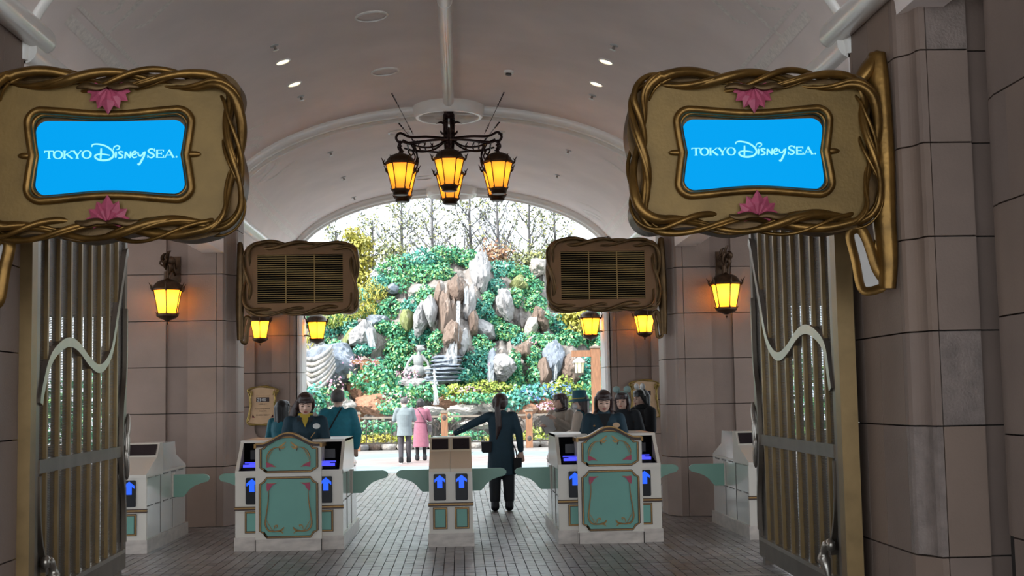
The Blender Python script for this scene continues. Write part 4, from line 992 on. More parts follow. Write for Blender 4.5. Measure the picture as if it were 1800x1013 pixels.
# ================================================================= NOTICE BOARDS
def text_mesh(s, size, font_scale_x=1.):
    c = bpy.data.curves.new('lettering', 'FONT'); c.body = s; c.size = size; c.align_x = 'CENTER'; c.align_y = 'CENTER'; c.extrude = .0004; c.resolution_u = 3
    o = bpy.data.objects.new('lettering', c); COL.objects.link(o)
    me = bpy.data.meshes.new_from_object(o.evaluated_get(bpy.context.evaluated_depsgraph_get()))
    bpy.data.objects.remove(o); bpy.data.curves.remove(c)
    me.transform(Matrix.Rotation(pi/2, 4, 'X')); me.transform(Matrix.Diagonal((font_scale_x, 1, 1, 1))); me.materials.clear(); return me
def serif_digits(b, s, x, z, h, y0, y1):
    for ch in s:
        w_ = h*.62
        if ch == '0':
            k = 20; pts = []; ws = []
            for i in range(k+1): a = 2*pi*i/k; pts.append((x+w_/2+w_*.36*cos(a), z+h/2+h*.44*sin(a))); ws.append(h*(.07+.12*abs(cos(a))**1.5))
            b.ribbon(pts, ws, y0, y1); x += w_*1.05
        elif ch == '1':
            b.ribbon([(x+w_*.5, z), (x+w_*.5, z+h*.97)], h*.17, y0, y1); b.ribbon([(x+w_*.2, z+h*.03), (x+w_*.8, z+h*.03)], h*.07, y0, y1); b.ribbon([(x+w_*.18, z+h*.8), (x+w_*.5, z+h*.95)], h*.08, y0, y1); x += w_
        elif ch == '2':
            q = spl2([(x+w_*.12, z+h*.68), (x+w_*.25, z+h*.92), (x+w_*.55, z+h*.95), (x+w_*.8, z+h*.72), (x+w_*.6, z+h*.42), (x+w_*.12, z+h*.06)], 5); n = len(q)
            b.ribbon(q, [h*(.10+.08*sin(pi*i/n)) for i in range(n)], y0, y1); b.ribbon([(x+w_*.1, z+h*.06), (x+w_*.9, z+h*.06)], h*.13, y0, y1); x += w_*1.05
        elif ch == ':':
            for q in (.25, .65): b.box(x+w_*.12, x+w_*.3, y0, y1, z+h*q-h*.06, z+h*q+h*.06)
            x += w_*.45
def notice(loc, label):
    root = thing('notice_board', label, 'sign', loc)
    half = [(0, .335), (.10, .325), (.20, .30), (.265, .265), (.25, .22), (.225, .15), (.222, .0), (.232, -.08), (.245, -.18), (.275, -.27), (.265, -.315), (.20, -.335), (.10, -.34), (0, -.342)]
    rt = spl2(half, 4); out = rt+[(-x, z) for x, z in rt[::-1][1:-1]]
    MB().plate([(x*.97, z*.97) for x, z in out], -.02, .02).build('face', 'notice_face', root)
    b = MB(); b.tube([(x, -.02, z) for x, z in out], [.017+.006*sin(i*.55) for i in range(len(out))], 8, closed=True)
    b.build('frame', 'notice_gold', root, 60)
    b = MB()
    for s in (-1, 1):
        b.tube(spline([(s*.24, -.03, .26), (s*.205, -.04, .20), (s*.215, -.04, .10), (s*.20, -.04, .02), (s*.225, -.04, -.08), (s*.235, -.03, -.20), (s*.26, -.03, -.28)], 5), .012, 6)
        b.ell((s*.245, -.035, .245), (.026, .02, .026), 8, 6); b.ell((s*.215, -.035, -.01), (.022, .018, .03), 8, 6)
        b.tube(spline([(s*.20, -.03, .27), (s*.19, -.035, .22), (s*.18, -.035, .17)], 4), [.004, .008, .012, .014, .014, .012, .009, .006, .002], 6)
    b.build('frame_vine', 'notice_gold', root, 60)
    MB().box(-.115, .115, -.023, -.018, .062, .142).build('time_window', 'notice_dark', root)
    b = MB(); serif_digits(b, '21:00', -.098, .074, .056, -.026, -.022); b.build('time_digits', 'white_thing', root)
    for s, z, sz, m, fx in (('ファンタジースプリングス・エントランス', .172, .017, 'gold', .75), ('に閉園します', .022, .024, 'notice_dark', 1.), ('Fantasy Springs Entrance', -.058, .03, 'notice_dark', .85), ('Closing Time', -.098, .03, 'notice_dark', .85), ('最終入園時間は、閉園時間です', -.172, .021, 'notice_dark', .8)):
        me = text_mesh(s, sz, fx); me.materials.append(M[m]); o = link('printed_line', me, root, (0, -.0215, z))
    for s in (-1, 1):
        MB().plate([(s*.17, -.19), (s*.18, -.16), (s*.185, -.2), (s*.14, -.215), (s*.185, -.215)], -.022, -.018).build('tulip_ornament', 'pink_dark', root)
    return root
mat('notice_face', (.72, .47, .27), .5, var=.12, vscale=6); mat('notice_gold', (.38, .26, .07), .35, .6, var=.35, vscale=25); mat('notice_dark', (.03, .008, .01), .5)
notice((-3.49, 23.46, 1.535), 'gold-framed 21:00 closing-time notice on the left end wall')
notice((3.31, 23.46, 1.53), 'gold-framed closing-time notice on the right end wall, behind the woman in white ears')
# ================================================================= PEOPLE
def remesh(o, vox, it=5, fac=.5):
    m = o.modifiers.new('skin', 'REMESH'); m.mode = 'VOXEL'; m.voxel_size = vox; m.use_smooth_shade = True
    s = o.modifiers.new('smooth', 'SMOOTH'); s.iterations = it; s.factor = fac
def loft(b, rows, n=22):
    vs = [(c[3]+c[1]*cos(2*pi*j/n), c[4]+c[2]*sin(2*pi*j/n), c[0]) for c in rows for j in range(n)]
    fs = [(i*n+j, i*n+(j+1) % n, (i+1)*n+(j+1) % n, (i+1)*n+j) for i in range(len(rows)-1) for j in range(n)]
    fs += [tuple(range(n))[::-1], tuple(range((len(rows)-1)*n, len(rows)*n))]
    return b.add(vs, fs)
def human(name_label, loc, rz, height=1.6, arms=None, head=(0, 0), skin='skin', curl=.5, step=0., lean=0.):
    """adds a person facing local -y; returns dict of helpers"""
    root = thing('person', name_label, 'person', loc, rz)
    k = height/1.6; root.scale = (k*1.07, k*1.05, k)
    A = {}
    for s in (-1, 1):
        e, w_ = (arms or {}).get(s, ((s*.215, .02, 1.06), (s*.225, -.03, .84)))
        A[s] = ((s*.16, .01, 1.315), e, w_)
    b = MB()
    b.ell((0, .01, 1.22), (.145, .095, .15)); b.ell((0, .005, 1.05), (.12, .085, .14)); b.ell((0, .01, .90), (.15, .10, .11))
    b.cap((-.13, .01, 1.315), (.13, .01, 1.315), .05, .05); b.cap((0, .015, 1.30), (0, .005, 1.43), .055, .045)
    for s in (-1, 1):
        sh, el, wr = A[s]
        b.cap(sh, el, .047, .038); b.cap(el, wr, .037, .026)
        b.cap((s*.08, .01, .88), (s*.085, 0, .47), .08, .052); b.cap((s*.085, .0, .47), (s*.09, .015+step*s, .08), .05, .036)
        b.ell((s*.09, -.035+step*s, .035), (.038, .10, .035))
        d = (Vector(wr)-Vector(el)).normalized(); side = Vector((1, 0, 0)) if abs(d.x) < .7 else Vector((0, 1, 0))
        side = (side-d*side.dot(d)).normalized(); nrm = d.cross(side).normalized()
        if nrm.y > 0: nrm = -nrm
        w0 = Vector(wr)+d*.02
        for q in (-.022, -.007, .007, .022): b.cap(w0+side*q*.7, w0+d*.075+side*q, .017, .014, 8)
        for i, q in enumerate((-.030, -.010, .010, .030)):
            f0 = w0+d*.075+side*q; L = (.062, .072, .068, .052)[i]
            f1 = f0+(d*(1-curl*.4)+nrm*curl*.5).normalized()*L*.5; f2 = f1+(d*(1-curl)+nrm*curl).normalized()*L*.5
            b.cap(f0, f1, .0105, .0098, 8); b.cap(f1, f2, .0098, .0085, 8)
        ts = -1 if side.x*s > 0 else 1
        t0 = w0+d*.02+side*ts*.026; t1 = t0+(d*.6+side*ts*.7+nrm*.3).normalized()*.036; t2 = t1+(d*.9+nrm*.3).normalized()*.03
        b.cap(t0, t1, .014, .011, 8); b.cap(t1, t2, .011, .009, 8)
    yaw, pit = head
    HX = Matrix.Translation((0, .005, 1.42)) @ Matrix.Rotation(yaw, 4, 'Z') @ Matrix.Rotation(pit, 4, 'X') @ Matrix.Translation((0, -.012, .085)) @ Matrix.Scale(1.1, 4)
    h = MB()
    h.ell((0, .012, .022), (.070, .088, .092), 18, 12); h.ell((0, -.018, -.035), (.057, .066, .066), 16, 10); h.ell((0, -.045, -.075), (.028, .03, .022))
    h.cap((0, -.080, .012), (0, -.094, -.018), .007, .012, 8); h.ell((0, -.087, -.022), (.015, .012, .009)); h.ell((0, -.066, .028), (.048, .016, .012))
    for s in (-1, 1): h.ell((s*.071, .012, -.004), (.012, .02, .03)); h.ell((s*.035, -.062, -.022), (.02, .016, .018))
    h.cap((0, .01, -.03), (0, .015, -.11), .045, .045)
    b.add(h.v, h.f, HX)
    bo = b.build('body', skin, root, True, False); remesh(bo, .0095, 3)
    def inhead(mb, nm, m, vox=None, sm=True):
        mb.v = [tuple(HX @ Vector(p)) for p in mb.v]; o = mb.build(nm, m, root, sm)
        if vox: remesh(o, vox, 4)
        return o
    e = MB()
    for s in (-1, 1): e.ell((s*.029, -.0775, .004), (.014, .005, .0045), 10, 6); 
    inhead(e, 'eyes', 'hair_black'); e = MB()
    for s in (-1, 1): e.tube([(s*.014, -.083, .024), (s*.03, -.082, .028), (s*.046, -.073, .023)], .003, 5)
    inhead(e, 'eyebrows', 'hair_brown')
    e = MB(); e.ell((0, -.0825, -.050), (.021, .007, .0045), 10, 6); e.ell((0, -.082, -.058), (.017, .007, .005), 10, 6); inhead(e, 'lips', 'lip')
    return root, A, HX, inhead
def hair(inhead, m, fringe=True, sides=.12, back=.12, pony=None, short=False, part=False):
    h = MB()
    h.ell((0, .028, .034), (.080, .088, .090), 18, 12)
    h.ell((0, -.012, .078), (.068, .072, .042), 16, 9)
    if not short:
        for s in (-1, 1):
            h.cap((s*.064, -.02, .05), (s*.070, .0, -.02), .022, .020); h.cap((s*.068, .02, .02), (s*.070, .02, -sides), .026, .022); h.cap((s*.045, .06, .02), (s*.05, .055, -back), .045, .035)
        h.cap((0, .07, .02), (0, .065, -back), .05, .04)
    if fringe:
        for i in range(7):
            x = -.051+.017*i; h.cap((x*.7, -.052, .092), (x*1.12, -.078+abs(x)*.35, .036), .016, .010, 8)
    for p, q, r0, r1 in (pony or []): h.cap(p, q, r0, r1)
    return inhead(h, 'hair', m, .0085)
def jacket(root, A, m, hem=.85, flare=1.15, sl=1., nm='coat', chest=1., sleeve_m=None, cuffs=.0, vox=.012, waist=1., collar=True):
    b = MB()
    rows = [(hem, .165*flare, .125*flare, 0, .01)]
    if hem < .80: rows += [(hem+(.84-hem)*.5, .165*(1+(flare-1)*.6), .122*(1+(flare-1)*.6), 0, .01)]
    rows += [(.90, .165, .120, 0, .01), (1.05, .142*waist, .108*waist, 0, .01), (1.20, .168*chest, .122*chest, 0, .01), (1.30, .165*chest, .105, 0, .01), (1.36, .10, .075, 0, .01), (1.385, .06, .06, 0, .01)]
    loft(b, rows)
    b.cap((-.14, .01, 1.31), (.14, .01, 1.31), .062, .062)
    if collar: b.lathe([(.072, 1.34), (.074, 1.40), (.064, 1.41), (.05, 1.37)], 18, (0, .012, 0))
    arms = MB() if sleeve_m else b
    for s in (-1, 1):
        sh, el, wr = map(Vector, A[s]); arms.cap(sh, el, .064*sl, .055*sl); arms.cap(el, el+(wr-el)*.93, .054*sl, .043*sl)
    o = b.build(nm, m, root, True, False); remesh(o, vox, 3)
    if sleeve_m: a = arms.build('sleeves', sleeve_m, root, True, False); remesh(a, vox, 3)
    return o
def trousers(root, m, wide=1., hem=.115, step=0.):
    b = MB()
    b.ell((0, .01, .90), (.158, .108, .10))
    for s in (-1, 1): b.cap((s*.082, .01, .87), (s*.088, .0, .47), .087, .066*wide); b.cap((s*.088, 0, .47), (s*.092, .012+step*s, hem+.05), .066*wide, .056*wide)
    o = b.build('trousers', m, root, True, False); remesh(o, .012, 3)
def shoes(root, m, step=0., sole=None):
    for s in (-1, 1):
        b = MB(); b.ell((s*.092, -.045+step*s, .052), (.056, .130, .055), 14, 8); b.cap((s*.092, .03+step*s, .06), (s*.092, .02+step*s, .13), .058, .056)
        o = b.build('shoe', m, root, True, False); remesh(o, .012, 2)
        if sole: MB().prism([(s*.092+.047*cos(2*pi*i/14), -.045+step*s+.118*sin(2*pi*i/14)) for i in range(14)], .0, .02).build('sole', sole, root)
def badge(root, x, y, z, m='white_thing'):
    b = MB(); b.lathe([(.001, 0), (.030, 0), (.030, .006), (.001, .008)], 16); b.v = [(p[0]*1.25+x, y-p[2], p[1]+z) for p in b.v]; b.build('badge', m, root, 40)

# 1 attendant at the left booth
dn = {s: ((s*.21, -.06, 1.07), (s*.10, -.25, 1.0)) for s in (-1, 1)}
p, A, HX, ih = human('person in navy jacket with yellow collar and side ponytail behind the left booth', (-1.755, 15.02, 0), .08, 1.655, dn, head=(.05, .26))
hair(ih, 'hair_brown', True, .03, .05, [((-.05, .06, .02), (-.09, .07, -.06), .04, .045), ((-.09, .07, -.06), (-.13, .03, -.2), .045, .04), ((-.13, .03, -.2), (-.13, -.0, -.33), .04, .02)])
jacket(p, A, 'navy', .88, 1.05, 1.05); trousers(p, 'navy_black', 1.2); shoes(p, 'black_cloth')
b = MB(); b.plate([(-.055, 1.395), (.055, 1.395), (.03, 1.33), (0, 1.255), (-.03, 1.33)], -.128, -.10); b.tube([(.06*cos(t), .012-.06*sin(t)*1.2, 1.392+.0*t) for t in [pi*i/8 for i in range(9)]], .018, 8); b.build('yellow_scarf', 'yellow_cloth', p)
b = MB(); b.tube([(.068*cos(t), .012-.068*sin(t)*1.15, 1.415) for t in [pi*2*i/16 for i in range(16)]], .012, 7, closed=True); b.build('collar_band', 'black_cloth', p, 60)
b = MB()
for s in (-1, 1): b.plate([(s*.03, 1.36), (s*.085, 1.365), (s*.075, 1.31), (s*.055, 1.325), (s*.05, 1.28)], -.14, -.11)
b.build('lapels', 'navy_black', p)
badge(p, .115, -.135, 1.265)
for s in (-1, 1): MB().ribbon([(s*.10, 1.20), (s*.055, 1.14)], .006, -.145, -.11).build('gold_piping', 'gold', p)
# 2, 3 visitors in teal on the left
p, A, HX, ih = human('person with long black hair in a teal top, mostly hidden behind the left attendant', (-2.53, 18.9, 0), pi-.5, 1.58)
hair(ih, 'hair_black', True, .16, .22); jacket(p, A, 'teal_cloth', .80, 1.1, 1.1); trousers(p, 'charcoal'); shoes(p, 'black_cloth')
p, A, HX, ih = human('person with grey hair and teal jacket seen from behind, strap across the back', (-1.755, 19.0, 0), pi, 1.72, {s: ((s*.235, .0, 1.06), (s*.215, -.06, .86)) for s in (-1, 1)})
hair(ih, 'hair_grey', False, short=True); jacket(p, A, 'teal_cloth', .80, 1.12, 1.22, chest=1.18, waist=1.25); trousers(p, 'charcoal'); shoes(p, 'black_cloth')
def strap(label, loc, rz, k, pts, bagc, bagr, m='black_cloth', cat='bag', nm='shoulder_bag', wd=.012):
    r = thing(nm, label, cat, loc, rz); r.scale = (k, k, k)
    if pts: b = MB(); b.tube(spline(pts, 4), wd, 6, flat=.5); b.build('strap', m, r, 60)
    b = MB(); c, q = bagc, bagr
    po = rrect(c[0], c[2], q[0], q[2], min(q[0], q[2])*.4); b.plate(po, c[1]-q[1], c[1]+q[1]); b.build('pouch', m, r)
    b = MB(); b.box(c[0]-q[0]*1.03, c[0]+q[0]*1.03, c[1]-q[1]*1.08, c[1]+q[1]*1.08, c[2]+q[2]*.25, c[2]+q[2]*1.02); b.build('flap', m, r)
    return r
strap('black cross-body bag worn by the grey-haired person in the teal jacket', (-1.755, 19.0, 0), pi, 1.72/1.6, [(-.06, .115, 1.385), (.0, .15, 1.28), (.09, .155, 1.12), (.17, .12, .98), (.20, .02, .90)], (.235, -.06, .82), (.05, .08, .08))
# 4, 5 the couple at the fence
hold = {s: ((s*.225, -.06, 1.08), (s*.07, -.26, 1.16)) for s in (-1, 1)}
p, A, HX, ih = human('person in a grey coat and dark trousers seen from behind by the fence', (-1.40, 33.2, 0), pi+.1, 1.62, hold, head=(.2, .35), step=.06)
hair(ih, 'hair_grey', False, short=True); jacket(p, A, 'grey_cloth', .68, 1.12, 1.2, chest=1.12, waist=1.22); trousers(p, 'charcoal', 1.0, step=.06); shoes(p, 'black_cloth', .06, 'white_thing')
p, A, HX, ih = human('person in a long pink belted coat and black boots seen from behind', (-1.03, 34.4, 0), pi, 1.58, hold, head=(.1, .25))
hair(ih, 'hair_black', False, .05, .06); jacket(p, A, 'pink_cloth', .36, 1.22, 1.1); shoes(p, 'black_cloth')
b = MB()
for s in (-1, 1): b.cap((s*.085, 0, .47), (s*.09, .012, .1), .055, .045)
o = b.build('boots', 'black_cloth', p, True); remesh(o, .012)
b = MB(); b.tube([(.153*cos(t), .01+.118*sin(t), 1.02) for t in [2*pi*i/20 for i in range(20)]], .02, 6, closed=True, flat=.4); b.build('belt', 'pink_cloth', p, 60)
strap('dark shoulder bag with thin strap worn by the person in pink', (-1.03, 34.4, 0), pi, 1.58/1.6, [(.08, .09, 1.37), (.0, .145, 1.25), (-.10, .135, 1.08), (-.19, .06, .92)], (-.235, -.02, .84), (.05, .09, .09), 'charcoal')
# 6 staff member pointing the way
p, A, HX, ih = human('person in a long navy coat seen from behind, one arm stretched out left', (.575, 18.6, 0), pi, 1.62, {1: ((.40, -.05, 1.20), (.60, -.10, 1.085)), -1: ((-.235, .03, 1.06), (-.255, .0, .83))}, head=(-.35, .0), curl=.25)
p2 = p
hair(ih, 'hair_brown', True, .02, .05, [((0, .09, .02), (0, .13, -.06), .035, .035), ((0, .13, -.06), (-.01, .12, -.30), .036, .04), ((-.01, .12, -.30), (.02, .12, -.46), .04, .012)])
jacket(p, A, 'navy', .50, 1.16, 1.0, waist=1.08); trousers(p, 'navy_black', 1.25); shoes(p, 'black_glass')
b = MB()
for s in (-1, 1): b.box(s*.13-.03, s*.13+.03, -.02, .04, 1.368, 1.378)
b.build('epaulettes', 'navy_black', p)
b = MB()
for q in range(3): b.ell((.50+.03*q, .0, 1.15-.012*q), (.007, .007, .007), 6, 4)
b.build('cuff_buttons', 'gate_silver', p, 60)
strap('black belt pouch on the left hip of the pointing staff member', (.575, 18.6, 0), pi, 1.0, None, (.21, .06, .90), (.07, .05, .075), nm='belt_pouch', cat='pouch')
strap('black bag hanging low at the right hip of the pointing staff member', (.575, 18.6, 0), pi, 1.0, [(-.14, .14, .98), (-.20, .12, .85), (-.21, .08, .74)], (-.225, .06, .63), (.055, .07, .11))
# 7 visitor with the paper
p, A, HX, ih = human('person in a beige coat with brown hair, holding a white paper', (1.55, 20.2, 0), -.75, 1.61, {-1: ((-.22, -.06, 1.09), (-.10, -.27, 1.14)), 1: ((.22, -.07, 1.10), (.09, -.22, 1.24))}, head=(-.35, .05))
hair(ih, 'hair_brown', True, .07, .09); jacket(p, A, 'beige_cloth', .55, 1.15, 1.12); trousers(p, 'charcoal'); shoes(p, 'black_cloth')
b = MB(); b.tube([(.07*cos(t), .0-.075*sin(t), 1.395-.02*sin(t)) for t in [2*pi*i/16 for i in range(16)]], .026, 7, closed=True); b.build('scarf', 'hair_brown', p, 60)
r = thing('paper_sheet', 'white folded paper held by the person in the beige coat', 'paper', (1.34, 20.03, 1.19)); X = Matrix.Rotation(-.35, 4, 'Y') @ Matrix.Rotation(.25, 4, 'X')
MB().box(-.09, .0, -.002, .002, -.15, .15, X).build('page', 'white_thing', r); MB().box(.0, .085, -.004, .0, -.15, .13, X @ Matrix.Rotation(.25, 4, 'Z')).build('page', 'white_thing', r)
# 8 staff in hat and waistcoat
p, A, HX, ih = human('person in a teal brimmed hat, white mask and dark teal waistcoat with cream sleeves', (1.745, 18.9, 0), -2.0, 1.60, {s: ((s*.21, -.02, 1.08), (s*.14, -.22, 1.02)) for s in (-1, 1)}, head=(.35, .05))
hair(ih, 'hair_brown', True, .10, .20); jacket(p, A, 'teal_dark', .80, 1.05, 1.08, 'waistcoat', sleeve_m='cream_cloth'); trousers(p, 'navy_black'); shoes(p, 'black_cloth')
b = MB(); b.lathe([(.001, .165), (.075, .16), (.088, .145), (.095, .055), (.098, .045), (.145, .02), (.147, .012), (.09, .035)], 24, caps=False); h_ = ih(b, 'hat', 'teal_dark', None, 40)
b = MB(); b.lathe([(.0975, .048), (.0968, .058)], 24, caps=False); ih(b, 'hat_band', 'yellow_cloth', None, True)
b = MB(); b.ell((0, -.055, -.045), (.058, .048, .045), 14, 8); ih(b, 'face_mask', 'mask_white', None, True)
# 9 attendant at the right booth
p, A, HX, ih = human('person with dark fringe and black turtleneck behind the right booth', (1.645, 15.0, 0), -.05, 1.62, dn, head=(0, .24))
hair(ih, 'hair_brown', True, .16, .16, [((.075, -.0, -.12), (.10, -.03, -.26), .03, .02), ((-.075, .0, -.12), (-.10, -.03, -.26), .03, .02)])
jacket(p, A, 'navy', .88, 1.05, 1.05); trousers(p, 'navy_black'); shoes(p, 'black_cloth')
b = MB(); b.lathe([(.075, 1.33), (.068, 1.37), (.062, 1.415), (.05, 1.42)], 18, (0, .01, 0)); b.build('turtleneck', 'black_cloth', p, True)
b = MB(); b.plate([(-.07, 1.37), (.07, 1.37), (0, 1.20)], -.135, -.11); b.build('jumper_front', 'black_cloth', p)
badge(p, .12, -.135, 1.24, 'notice_face'); b = MB(); b.ell((-.11, -.13, 1.235), (.012, .008, .012), 8, 6); b.build('gold_button', 'gold', p, 60)
# 10, 11 visitors in headbands
def ears(ih, m, big=.042, tilt=0):
    b = MB(); b.tube([(.083*cos(t), .01, .03+.095*sin(t)) for t in [pi*i/14 for i in range(15)]], .009, 7)
    for s in (-1, 1):
        e = MB(); e.ell((0, 0, 0), (big, .028, big), 18, 8); b.add(e.v, e.f, Matrix.Translation((s*.065, .005, .155)))
    ih(b, 'headband', m, None, True)
p, A, HX, ih = human('smiling person in a dark padded jacket wearing a mint headband with two round ears', (2.27, 18.3, 0), -.2, 1.60, {s: ((s*.23, -.02, 1.07), (s*.16, -.20, .98)) for s in (-1, 1)}, head=(-.15, .02))
hair(ih, 'hair_brown', True, .12, .16); ears(ih, 'mint_ear', .045); jacket(p, A, 'navy_black', .80, 1.1, 1.3, chest=1.15, waist=1.2); trousers(p, 'charcoal'); shoes(p, 'black_cloth')
p, A, HX, ih = human('person in a black hooded jacket and blue jeans wearing a white headband with round ears', (2.60, 18.7, 0), -1.05, 1.64, {-1: ((-.22, -.05, 1.08), (-.07, -.27, 1.12)), 1: ((.23, -.04, 1.07), (.09, -.25, 1.10))}, head=(-.1, .1))
hair(ih, 'hair_black', True, .06, .08); ears(ih, 'white_thing', .040); jacket(p, A, 'black_cloth', .78, 1.12, 1.3, chest=1.12, waist=1.22); trousers(p, 'denim'); shoes(p, 'black_cloth')
b = MB(); b.tube([(.085*cos(t), .03+.085*sin(t), 1.375-.02*sin(t)) for t in [2*pi*i/18 for i in range(18)]], .04, 9, closed=True); b.build('hood', 'black_cloth', p, 60)
r = thing('mobile_phone', 'dark phone held by the person in the black hooded jacket', 'phone', (2.31, 18.555, 1.185)); X = Matrix.Rotation(.9, 4, 'X')
MB().plate(rrect(0, 0, .038, .075, .01), -.004, .004, X).build('case', 'black_glass', r); MB().plate(rrect(0, 0, .034, .07, .008), -.0045, -.004, X).build('screen', 'dark_screen', r)
# ================================================================= FENCE
GZ = 0.
def kerb():
    x = -9.5; i = 0
    while x < 9.5:
        wd = R.uniform(.35, .62); b = ico(2); sc = (wd/2*1.05, .20, .16)
        vs = [(p[0]*sc[0]+.03*noise.noise(Vector(p)*1.7+Vector((i, 0, 0))), p[1]*sc[1]+.03*noise.noise(Vector(p)*1.7+Vector((0, i, 0))), p[2]*sc[2]+.03*noise.noise(Vector(p)*1.5+Vector((0, 0, i)))) for p in b[0]]
        yield x+wd/2, vs, b[1]; x += wd; i += 1
ICO = {}
def ico(n):
    if n not in ICO:
        bm = bmesh.new(); bmesh.ops.create_icosphere(bm, subdivisions=n, radius=1.)
        ICO[n] = ([tuple(v.co) for v in bm.verts], [tuple(v.index for v in f.verts) for f in bm.faces]); bm.free()
    return ICO[n]
FY = 42.0; KN = 1
def nth(i): return '%d%s' % (i, 'th' if 10 < i % 100 < 14 else {1: 'st', 2: 'nd', 3: 'rd'}.get(i % 10, 'th'))
for x, vs, fs in kerb():
    o = MB().add(vs, fs).build('kerb_stone', R.choice(['rock_pale', 'rock_grey', 'rock_brown']), None, 50, False, (x, FY+.45, .09))
    tag(o, 'rounded kerb stone under the fence, %s from the left end of the row' % nth(KN), 'stone', 'kerb stones under the fence'); KN += 1
fence = thing('garden_fence', 'low fence of timber posts and arched iron rails in front of the rock garden', 'fence', (0, FY, 0))
posts = [-9.06, -6.17, -3.28, -.5, 2.2, 5.1, 8.0]
for x in posts:
    po = MB().box(x-.105, x+.105, -.1, .1, 0, 1.16).build('post', 'wood', fence)
    b = MB(); b.box(x-.13, x+.13, -.125, .125, 1.16, 1.20); b.prism([(x-.105, -.1), (x+.105, -.1), (x+.105, .1), (x-.105, .1)], 1.20, 1.235); b.build('post_cap', 'wood_grey', po)
    for z in (.30, 1.0):
        b = MB(); b.lathe([(.001, .02), (.05, .012), (.075, 0)], 8); b.v = [(p_[0]+x, -.1-p_[2], p_[1]*1.25+z) for p_ in b.v]; b.build('iron_rosette', 'fence_iron', po, 40)
for a, c in zip(posts, posts[1:]):
    x0, x1 = a+.105, c-.105
    MB().box(x0, x1, -.06, .06, 1.01, 1.07).build('top_rail', 'wood_grey', fence); MB().box(x0, x1, -.025, .025, .20, .25).build('bottom_rail', 'fence_iron', fence)
    n = 13
    for i in range(1, n):
        x = x0+(x1-x0)*i/n; t = abs(2*(x-(x0+x1)/2)/(x1-x0)); zt = .93-.33*max(0, t-.35)**1.6*1.4 if t > .35 else .93
        MB().box(x-.011, x+.011, -.011, .011, .25, 1.01).build('baluster', 'fence_iron', fence)
    m_ = (x0+x1)/2; hw = (x1-x0)/2
    b = MB(); b.tube([(m_+hw*.93*cos(pi*i/20), -.02, .62+.34*sin(pi*i/20)) for i in range(21)], .018, 6)
    for s in (-1, 1):
        b.tube(spline([(m_+s*hw*.93, -.02, .62), (m_+s*hw*.95, -.02, .8), (m_+s*hw*.86, -.02, .92), (m_+s*hw*.78, -.02, .86), (m_+s*hw*.82, -.02, .80)], 4), .02, 6)
        b.ell((m_+s*hw*.86, -.025, .90), (.06, .02, .07), 8, 6)
    b.build('iron_arch', 'fence_iron', fence, 60)

# ================================================================= ROCK GARDEN
struct(MB().box(-14, 14, FY+.55, 60, -.3, .16), 'garden_bed', 'soil')
def skyline(x):
    P = [(-10, 4.6), (-6, 5.2), (-4.5, 5.6), (-3.3, 6.3), (-2.2, 6.9), (-1.2, 7.3), (-.2, 7.35), (.8, 7.0), (2.2, 6.6), (3.5, 6.5), (5, 6.1), (10, 4.8)]
    for (a, za), (c, zc) in zip(P, P[1:]):
        if a <= x <= c: return za+(zc-za)*(x-a)/(c-a)
    return 4.6
MASS = [(-.25, 4.9, 1.1, 1.3, 1.5), (-.15, 3.2, .95, 1.0, 1.3), (.85, 6.1, .45, 1.0, .7), (1.75, 5.2, .5, .8, .7), (1.75, 2.9, .8, .75, .9), (-1.5, 4.6, .8, .7, .7), (3.3, 3.0, .9, 1.0, .9), (2.9, 4.6, .6, .6, .6), (-3.3, 3.8, .7, .7, .6), (-4.9, 2.7, 1.2, .9, .8), (-2.9, 6.0, .5, .3, .5), (-1.4, 5.75, .6, .3, .5), (4.4, 2.7, .6, .8, .6)]
def cliff_y(x, z):
    u = z/skyline(x)
    bl = sum(a*math.exp(-(((x-cx)/rx)**2+((z-cz)/rz)**2)**2) for cx, cz, rx, rz, a in MASS)
    return 46.8-bl+4.6*u**1.25+.35*noise.noise(Vector((x*.45, z*.35, 2)))-1.0*math.exp(-((x+6)/2.2)**2)*(1-u)
b = MB(); NX, NZ = 300, 170
vs = []
for j in range(NZ+1):
    for i in range(NX+1):
        x = -10+20*i/NX; t = j/NZ; z = .1+(skyline(x)-.1)*min(1, t*1.12); y = cliff_y(x, z)
        if t > .893: y += (t-.893)*40
        wx = x+.25*noise.noise(Vector((x*.8, z*.8, 12))); col = noise.noise(Vector((wx*1.5, z*.25, 5)))*.34+.42*abs(noise.noise(Vector((wx*2.6, z*.3, 9))))+.24*abs(noise.noise(Vector((wx*5.5, z*.8, 3))))+noise.noise(Vector((x*7, z*4, 1)))*.10+.06*noise.noise(Vector((x*15, z*9, 1)))
        st = .22*((z*1.1+.6*noise.noise(Vector((x*.6, z*.5, 3)))) % 1.0)
        vs.append((x+.1*noise.noise(Vector((x*2, z*2, 8))), y+col-st, z+.12*noise.noise(Vector((x*2, z*2, 4)))))
fs = [(j*(NX+1)+i, j*(NX+1)+i+1, (j+1)*(NX+1)+i+1, (j+1)*(NX+1)+i) for j in range(NZ) for i in range(NX)]
o = b.add(vs, fs).build('rock_cliff', 'rock_base', None, 38, False)
tag(o, 'tall weathered rock cliff overgrown with ivy behind the fence', 'cliff')
def pix(u, v, Y):
    d = CF*2300+CR*(u-900)-CU*(v-506.5); t = Y/d.y; return Vector((d.x*t, Y, H+d.z*t))
def on_cliff(u, v, off=0.):
    Y = 48.5
    for _ in range(5): p = pix(u, v, Y); Y = cliff_y(max(-9.9, min(9.9, p.x)), max(.1, min(p.z, skyline(max(-9.9, min(9.9, p.x))))))-off
    return pix(u, v, Y)
